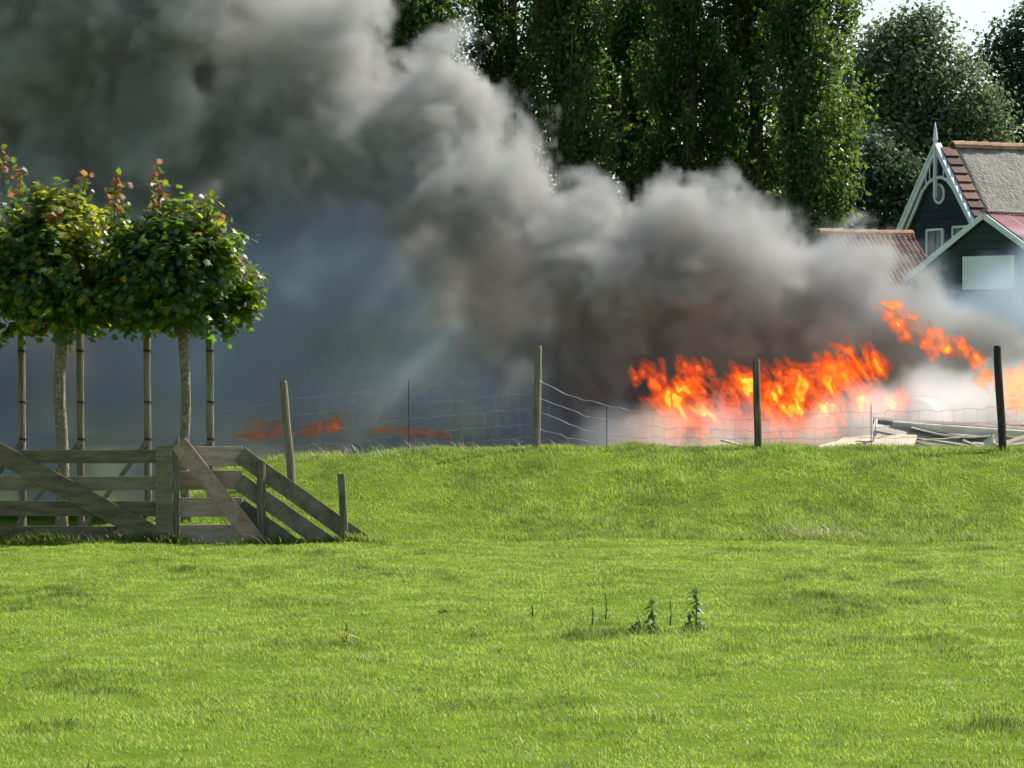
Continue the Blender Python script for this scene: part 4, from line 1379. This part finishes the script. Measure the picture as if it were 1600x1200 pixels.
def haze_field(nt, pos):
    warp = noise_node(nt, pos, .4, 2.0, .5, color=True)
    p = gvec(nt, 'ADD', pos, gvec(nt, 'MULTIPLY', gvec(nt, 'SUBTRACT', warp, (.5, .5, .5)), (1.6, 1.2, 1.6)))
    s = blob_field(nt, p, HAZE, .75)
    n1 = noise_node(nt, p, .8, 5.0, .55)
    v = gmath(nt, 'ADD', s, gmath(nt, 'MULTIPLY', gmath(nt, 'SUBTRACT', n1, .5), 1.5))
    return gmath(nt, 'MULTIPLY', gmath(nt, 'SUBTRACT', v, .10), 1.1, clamp=True)


def white_field(nt, pos):
    warp = noise_node(nt, pos, .9, 2.0, .5, color=True)
    p = gvec(nt, 'ADD', pos, gvec(nt, 'MULTIPLY', gvec(nt, 'SUBTRACT', warp, (.5, .5, .5)), (.7, .6, .7)))
    s = blob_field(nt, p, WHITE, .8)
    n1 = noise_node(nt, p, 1.5, 4.0, .55)
    v = gmath(nt, 'ADD', s, gmath(nt, 'MULTIPLY', gmath(nt, 'SUBTRACT', n1, .5), 1.7))
    return gmath(nt, 'MULTIPLY', gmath(nt, 'SUBTRACT', v, .05), 1.0, clamp=True)




def flame_mat(name, col, strength, soot=(.985, .93, .86)):
    m, nt, out = new_mat(name)
    geo = nt.nodes.new('ShaderNodeNewGeometry')
    nz = N(nt, 'ShaderNodeTexNoise', in_Scale=7.0, in_Detail=3.0, in_Roughness=0.6)
    nt.links.new(geo.outputs['Position'], nz.inputs['Vector'])
    mr = N(nt, 'ShaderNodeMapRange'); mr.inputs['From Min'].default_value = .38; mr.inputs['From Max'].default_value = .66
    mr.inputs['To Min'].default_value = .25 * strength; mr.inputs['To Max'].default_value = 1.5 * strength
    nt.links.new(nz.outputs[0], mr.inputs[0])
    em = nt.nodes.new('ShaderNodeEmission'); em.inputs['Color'].default_value = (*col, 1)
    nt.links.new(mr.outputs[0], em.inputs['Strength'])
    tr = nt.nodes.new('ShaderNodeBsdfTransparent'); tr.inputs['Color'].default_value = (*soot, 1)
    ad = nt.nodes.new('ShaderNodeAddShader')
    nt.links.new(em.outputs[0], ad.inputs[0]); nt.links.new(tr.outputs[0], ad.inputs[1])
    nt.links.new(ad.outputs[0], out.inputs['Surface'])
    m.cycles.emission_sampling = 'NONE'
    return m


M['flame_red'] = flame_mat('red_flame_gas', (1.0, .075, .006), .11)
M['flame_orange'] = flame_mat('orange_flame_gas', (1.0, .17, .008), .19)
M['flame_yellow'] = flame_mat('yellow_flame_gas', (1.0, .44, .05), .48)
M['flame_veil'] = flame_mat('dull_red_flame_gas', (1.0, .09, .02), .05)
M['flame_dim'] = flame_mat('dim_red_flame_gas', (1.0, .10, .05), .010)
M['flame_dim2'] = flame_mat('dim_orange_flame_gas', (1.0, .16, .05), .035)


def flames(label, blobs, d, levels, voxel=.024, shift=(0, 0, 0), stretch=(1.0, .8, .55), nscale=5.5, amp=3.0, depth=.6):
    """ragged tongues of burning gas: nested skins of a turbulent field, cooler outside, hotter inside"""
    bl = [(P(x, y, d), r * d / FPX, w) for (x, y, r, w) in blobs]
    lo = [min(c[i] - r * 1.35 for c, r, w in bl) for i in range(3)]
    hi = [max(c[i] + r * 1.35 for c, r, w in bl) for i in range(3)]
    ng = bpy.data.node_groups.new('flame_field', 'GeometryNodeTree')
    ng.interface.new_socket('Geometry', in_out='OUTPUT', socket_type='NodeSocketGeometry')
    out = ng.nodes.new('NodeGroupOutput')
    vc = ng.nodes.new('GeometryNodeVolumeCube')
    vc.inputs['Min'].default_value = lo; vc.inputs['Max'].default_value = hi
    for ax, i in (('Resolution X', 0), ('Resolution Y', 1), ('Resolution Z', 2)):
        vc.inputs[ax].default_value = max(8, int((hi[i] - lo[i]) / voxel))
    pos = ng.nodes.new('GeometryNodeInputPosition').outputs[0]
    # tongues lean with the wind, up and to the left
    sep = ng.nodes.new('ShaderNodeSeparateXYZ'); ng.links.new(pos, sep.inputs[0])
    sx = gmath(ng, 'MULTIPLY_ADD', sep.outputs[2], .55, sep.outputs[0])
    cmb = ng.nodes.new('ShaderNodeCombineXYZ')
    ng.links.new(sx, cmb.inputs[0]); ng.links.new(sep.outputs[1], cmb.inputs[1]); ng.links.new(sep.outputs[2], cmb.inputs[2])
    q = gvec(ng, 'ADD', gvec(ng, 'MULTIPLY', cmb.outputs[0], stretch), shift)
    warp = noise_node(ng, q, 1.7, 2.0, .5, color=True)
    q = gvec(ng, 'ADD', q, gvec(ng, 'MULTIPLY', gvec(ng, 'SUBTRACT', warp, (.5, .5, .5)), (.8, .8, .8)))
    n1 = noise_node(ng, q, nscale, 4.0, .58)
    s = blob_field(ng, pos, bl, 1.0 / depth)
    v = gmath(ng, 'ADD', s, gmath(ng, 'MULTIPLY', gmath(ng, 'SUBTRACT', n1, .52), amp))
    ng.links.new(gmath(ng, 'MAXIMUM', v, 0.0), vc.inputs['Density'])
    vm = ng.nodes.new('GeometryNodeVolumeToMesh')
    ng.links.new(vc.outputs[0], vm.inputs['Volume'])
    ng.links.new(vm.outputs[0], out.inputs[0])
    c0 = bl[0][0]
    root = empty('flames', Vector((c0.x, c0.y, .7)))
    tag(root, label, 'flames', 'flames of the fire')
    tmp = bpy.data.objects.new('flame_source', bpy.data.meshes.new('flame_source')); COL.objects.link(tmp)
    md = tmp.modifiers.new('field', 'NODES'); md.node_group = ng
    for nm, mat, th in levels:
        vm.inputs['Threshold'].default_value = th
        tmp.update_tag()
        dg = bpy.context.evaluated_depsgraph_get()
        dg.update()
        me = bpy.data.meshes.new_from_object(tmp.evaluated_get(dg), depsgraph=dg)
        if len(me.polygons) == 0: continue
        me.materials.clear(); me.materials.append(mat)
        me.polygons.foreach_set('use_smooth', [True] * len(me.polygons))
        link_mesh(nm, me, root)
    bpy.data.objects.remove(tmp)
    bpy.data.node_groups.remove(ng)
    return root


HOT = (('flame_veil', M['flame_veil'], .16), ('outer_flame', M['flame_red'], .34), ('inner_flame', M['flame_orange'], .56), ('flame_heart', M['flame_orange'], .76), ('flame_core', M['flame_yellow'], .90))
COOL = (('flame_veil', M['flame_dim'], .10), ('outer_flame', M['flame_dim'], .24), ('inner_flame', M['flame_dim'], .38), ('flame_heart', M['flame_dim'], .52), ('flame_glow', M['flame_dim2'], .66), ('flame_core', M['flame_dim2'], .82))
DFL = 57.4
flames('orange blaze left of the weathered post, in front of the dark smoke',
       [(1052, 622, 48, 1), (1078, 604, 44, 1), (1030, 596, 34, .8), (1092, 640, 44, 1), (1062, 656, 34, .8), (1004, 584, 26, .6), (1110, 655, 40, .8)], DFL, HOT)
flames('widest orange and yellow blaze, behind the weathered post and right of it',
       [(1170, 608, 44, .9), (1205, 622, 46, 1), (1250, 608, 54, 1), (1300, 592, 52, 1), (1338, 578, 40, .9), (1368, 576, 30, .8), (1232, 642, 50, 1), (1290, 636, 50, 1), (1350, 622, 40, 1), (1180, 652, 36, .7),
        (1140, 645, 34, .7), (1322, 558, 28, .7), (1390, 628, 30, .8)], DFL + .15, HOT, shift=(3.1, 0, 1.7))
flames('broken orange tongues high up in the smoke near the barn',
       [(1396, 482, 20, .9), (1404, 505, 22, 1), (1418, 528, 18, .9), (1456, 528, 24, 1), (1466, 546, 22, 1), (1382, 476, 14, .7), (1502, 548, 22, .8), (1420, 500, 18, .7), (1436, 520, 18, .7), (1482, 545, 20, .75), (1528, 560, 20, .7), (1390, 495, 16, .7)], DFL - .6, HOT, shift=(7.3, 0, 2.2), nscale=6)
flames('orange flames beside the dark post at the photo edge',
       [(1540, 594, 20, .9), (1572, 590, 22, .9), (1594, 606, 34, 1), (1625, 600, 40, 1), (1600, 625, 30, .9), (1556, 606, 20, .7)], DFL - .9, HOT, shift=(1.3, 0, 5.2))
flames('low dull red ground fire behind the leaning grey post',
       [(x_, 684 - (x_ - 370) * .125, 16 + 4 * math.sin(x_), (.30 + .70 * ((x_ - 370) / 150) ** 2)) for x_ in range(370, 526, 11)], 57.9, COOL, shift=(9, 0, 3), stretch=(.3, .8, 1.2), nscale=5.5, amp=2.6)
flames('thin line of dull red ground fire beside the thin iron stake',
       [(x_, 672 + (x_ - 560) * .075, 9 + 2 * math.sin(x_), .45 + .3 * (x_ - 560) / 140) for x_ in range(590, 706, 8)], 58.0, COOL, shift=(2, 0, 8), stretch=(.3, .8, 1.2), nscale=5.5, amp=2.6)


o = volume_object('smoke', (-13.5, 56.6, .55), (9.6, 65.5, 11.0), .075, M['smoke_dark'], plume_field)
tag(o, 'thick grey-brown smoke plume rolling up from the fire', 'smoke', 'smoke of the fire', 'stuff')
SOOT = [B3(600, 350, 55, -1.7), B3(660, 360, 70, -1.7), B3(730, 370, 75, -1.7), B3(770, 420, 100, -1.9, 1.0), B3(790, 490, 90, -1.8, .9), B3(800, 555, 80, -1.6, .7), B3(680, 400, 90, -1.9, .9), B3(860, 550, 70, -1.4), B3(900, 620, 60, -1.3), B3(640, 190, 60, -1.7, .8), B3(690, 215, 50, -1.7, .8),
        B3(240, 130, 110, -1.8, .62), B3(330, 80, 80, -1.8, .55), B3(120, 50, 110, -1.8, .55), B3(1210, 440, 50, -1.7, .7), B3(1040, 330, 40, -1.6, .6), B3(1290, 520, 70, -1.8, .8), B3(1180, 540, 70, -1.8, .7)]


def soot_field(nt, pos):
    warp = noise_node(nt, pos, .6, 2.0, .5, color=True)
    p = gvec(nt, 'ADD', pos, gvec(nt, 'MULTIPLY', gvec(nt, 'SUBTRACT', warp, (.5, .5, .5)), (1.2, 1.0, 1.2)))
    s = blob_field(nt, p, SOOT, .9)
    n1 = noise_node(nt, p, 1.1, 5.0, .55)
    v = gmath(nt, 'ADD', s, gmath(nt, 'MULTIPLY', gmath(nt, 'SUBTRACT', n1, .5), 1.3))
    return gmath(nt, 'MULTIPLY', gmath(nt, 'SUBTRACT', v, .25), .8, clamp=True)


o = volume_object('soot_smoke', (-9.5, 56.8, .8), (6.5, 61.0, 8.4), .09, M['smoke_soot'], soot_field)
tag(o, 'dark brown soot streaks inside the smoke plume', 'smoke', 'smoke of the fire', 'stuff')
o = volume_object('smoke_haze', (-13.0, 55.2, .05), (9.6, 66.0, 8.0), .12, M['smoke_blue'], haze_field)
tag(o, 'thin blue smoke haze spreading low beneath the plume', 'smoke', 'smoke of the fire', 'stuff')
o = volume_object('white_smoke', (.4, 54.9, .55), (9.6, 60.5, 3.2), .06, M['smoke_white'], white_field)
tag(o, 'bright white smoke hugging the ground around the scrap pile', 'smoke', 'smoke of the fire', 'stuff')
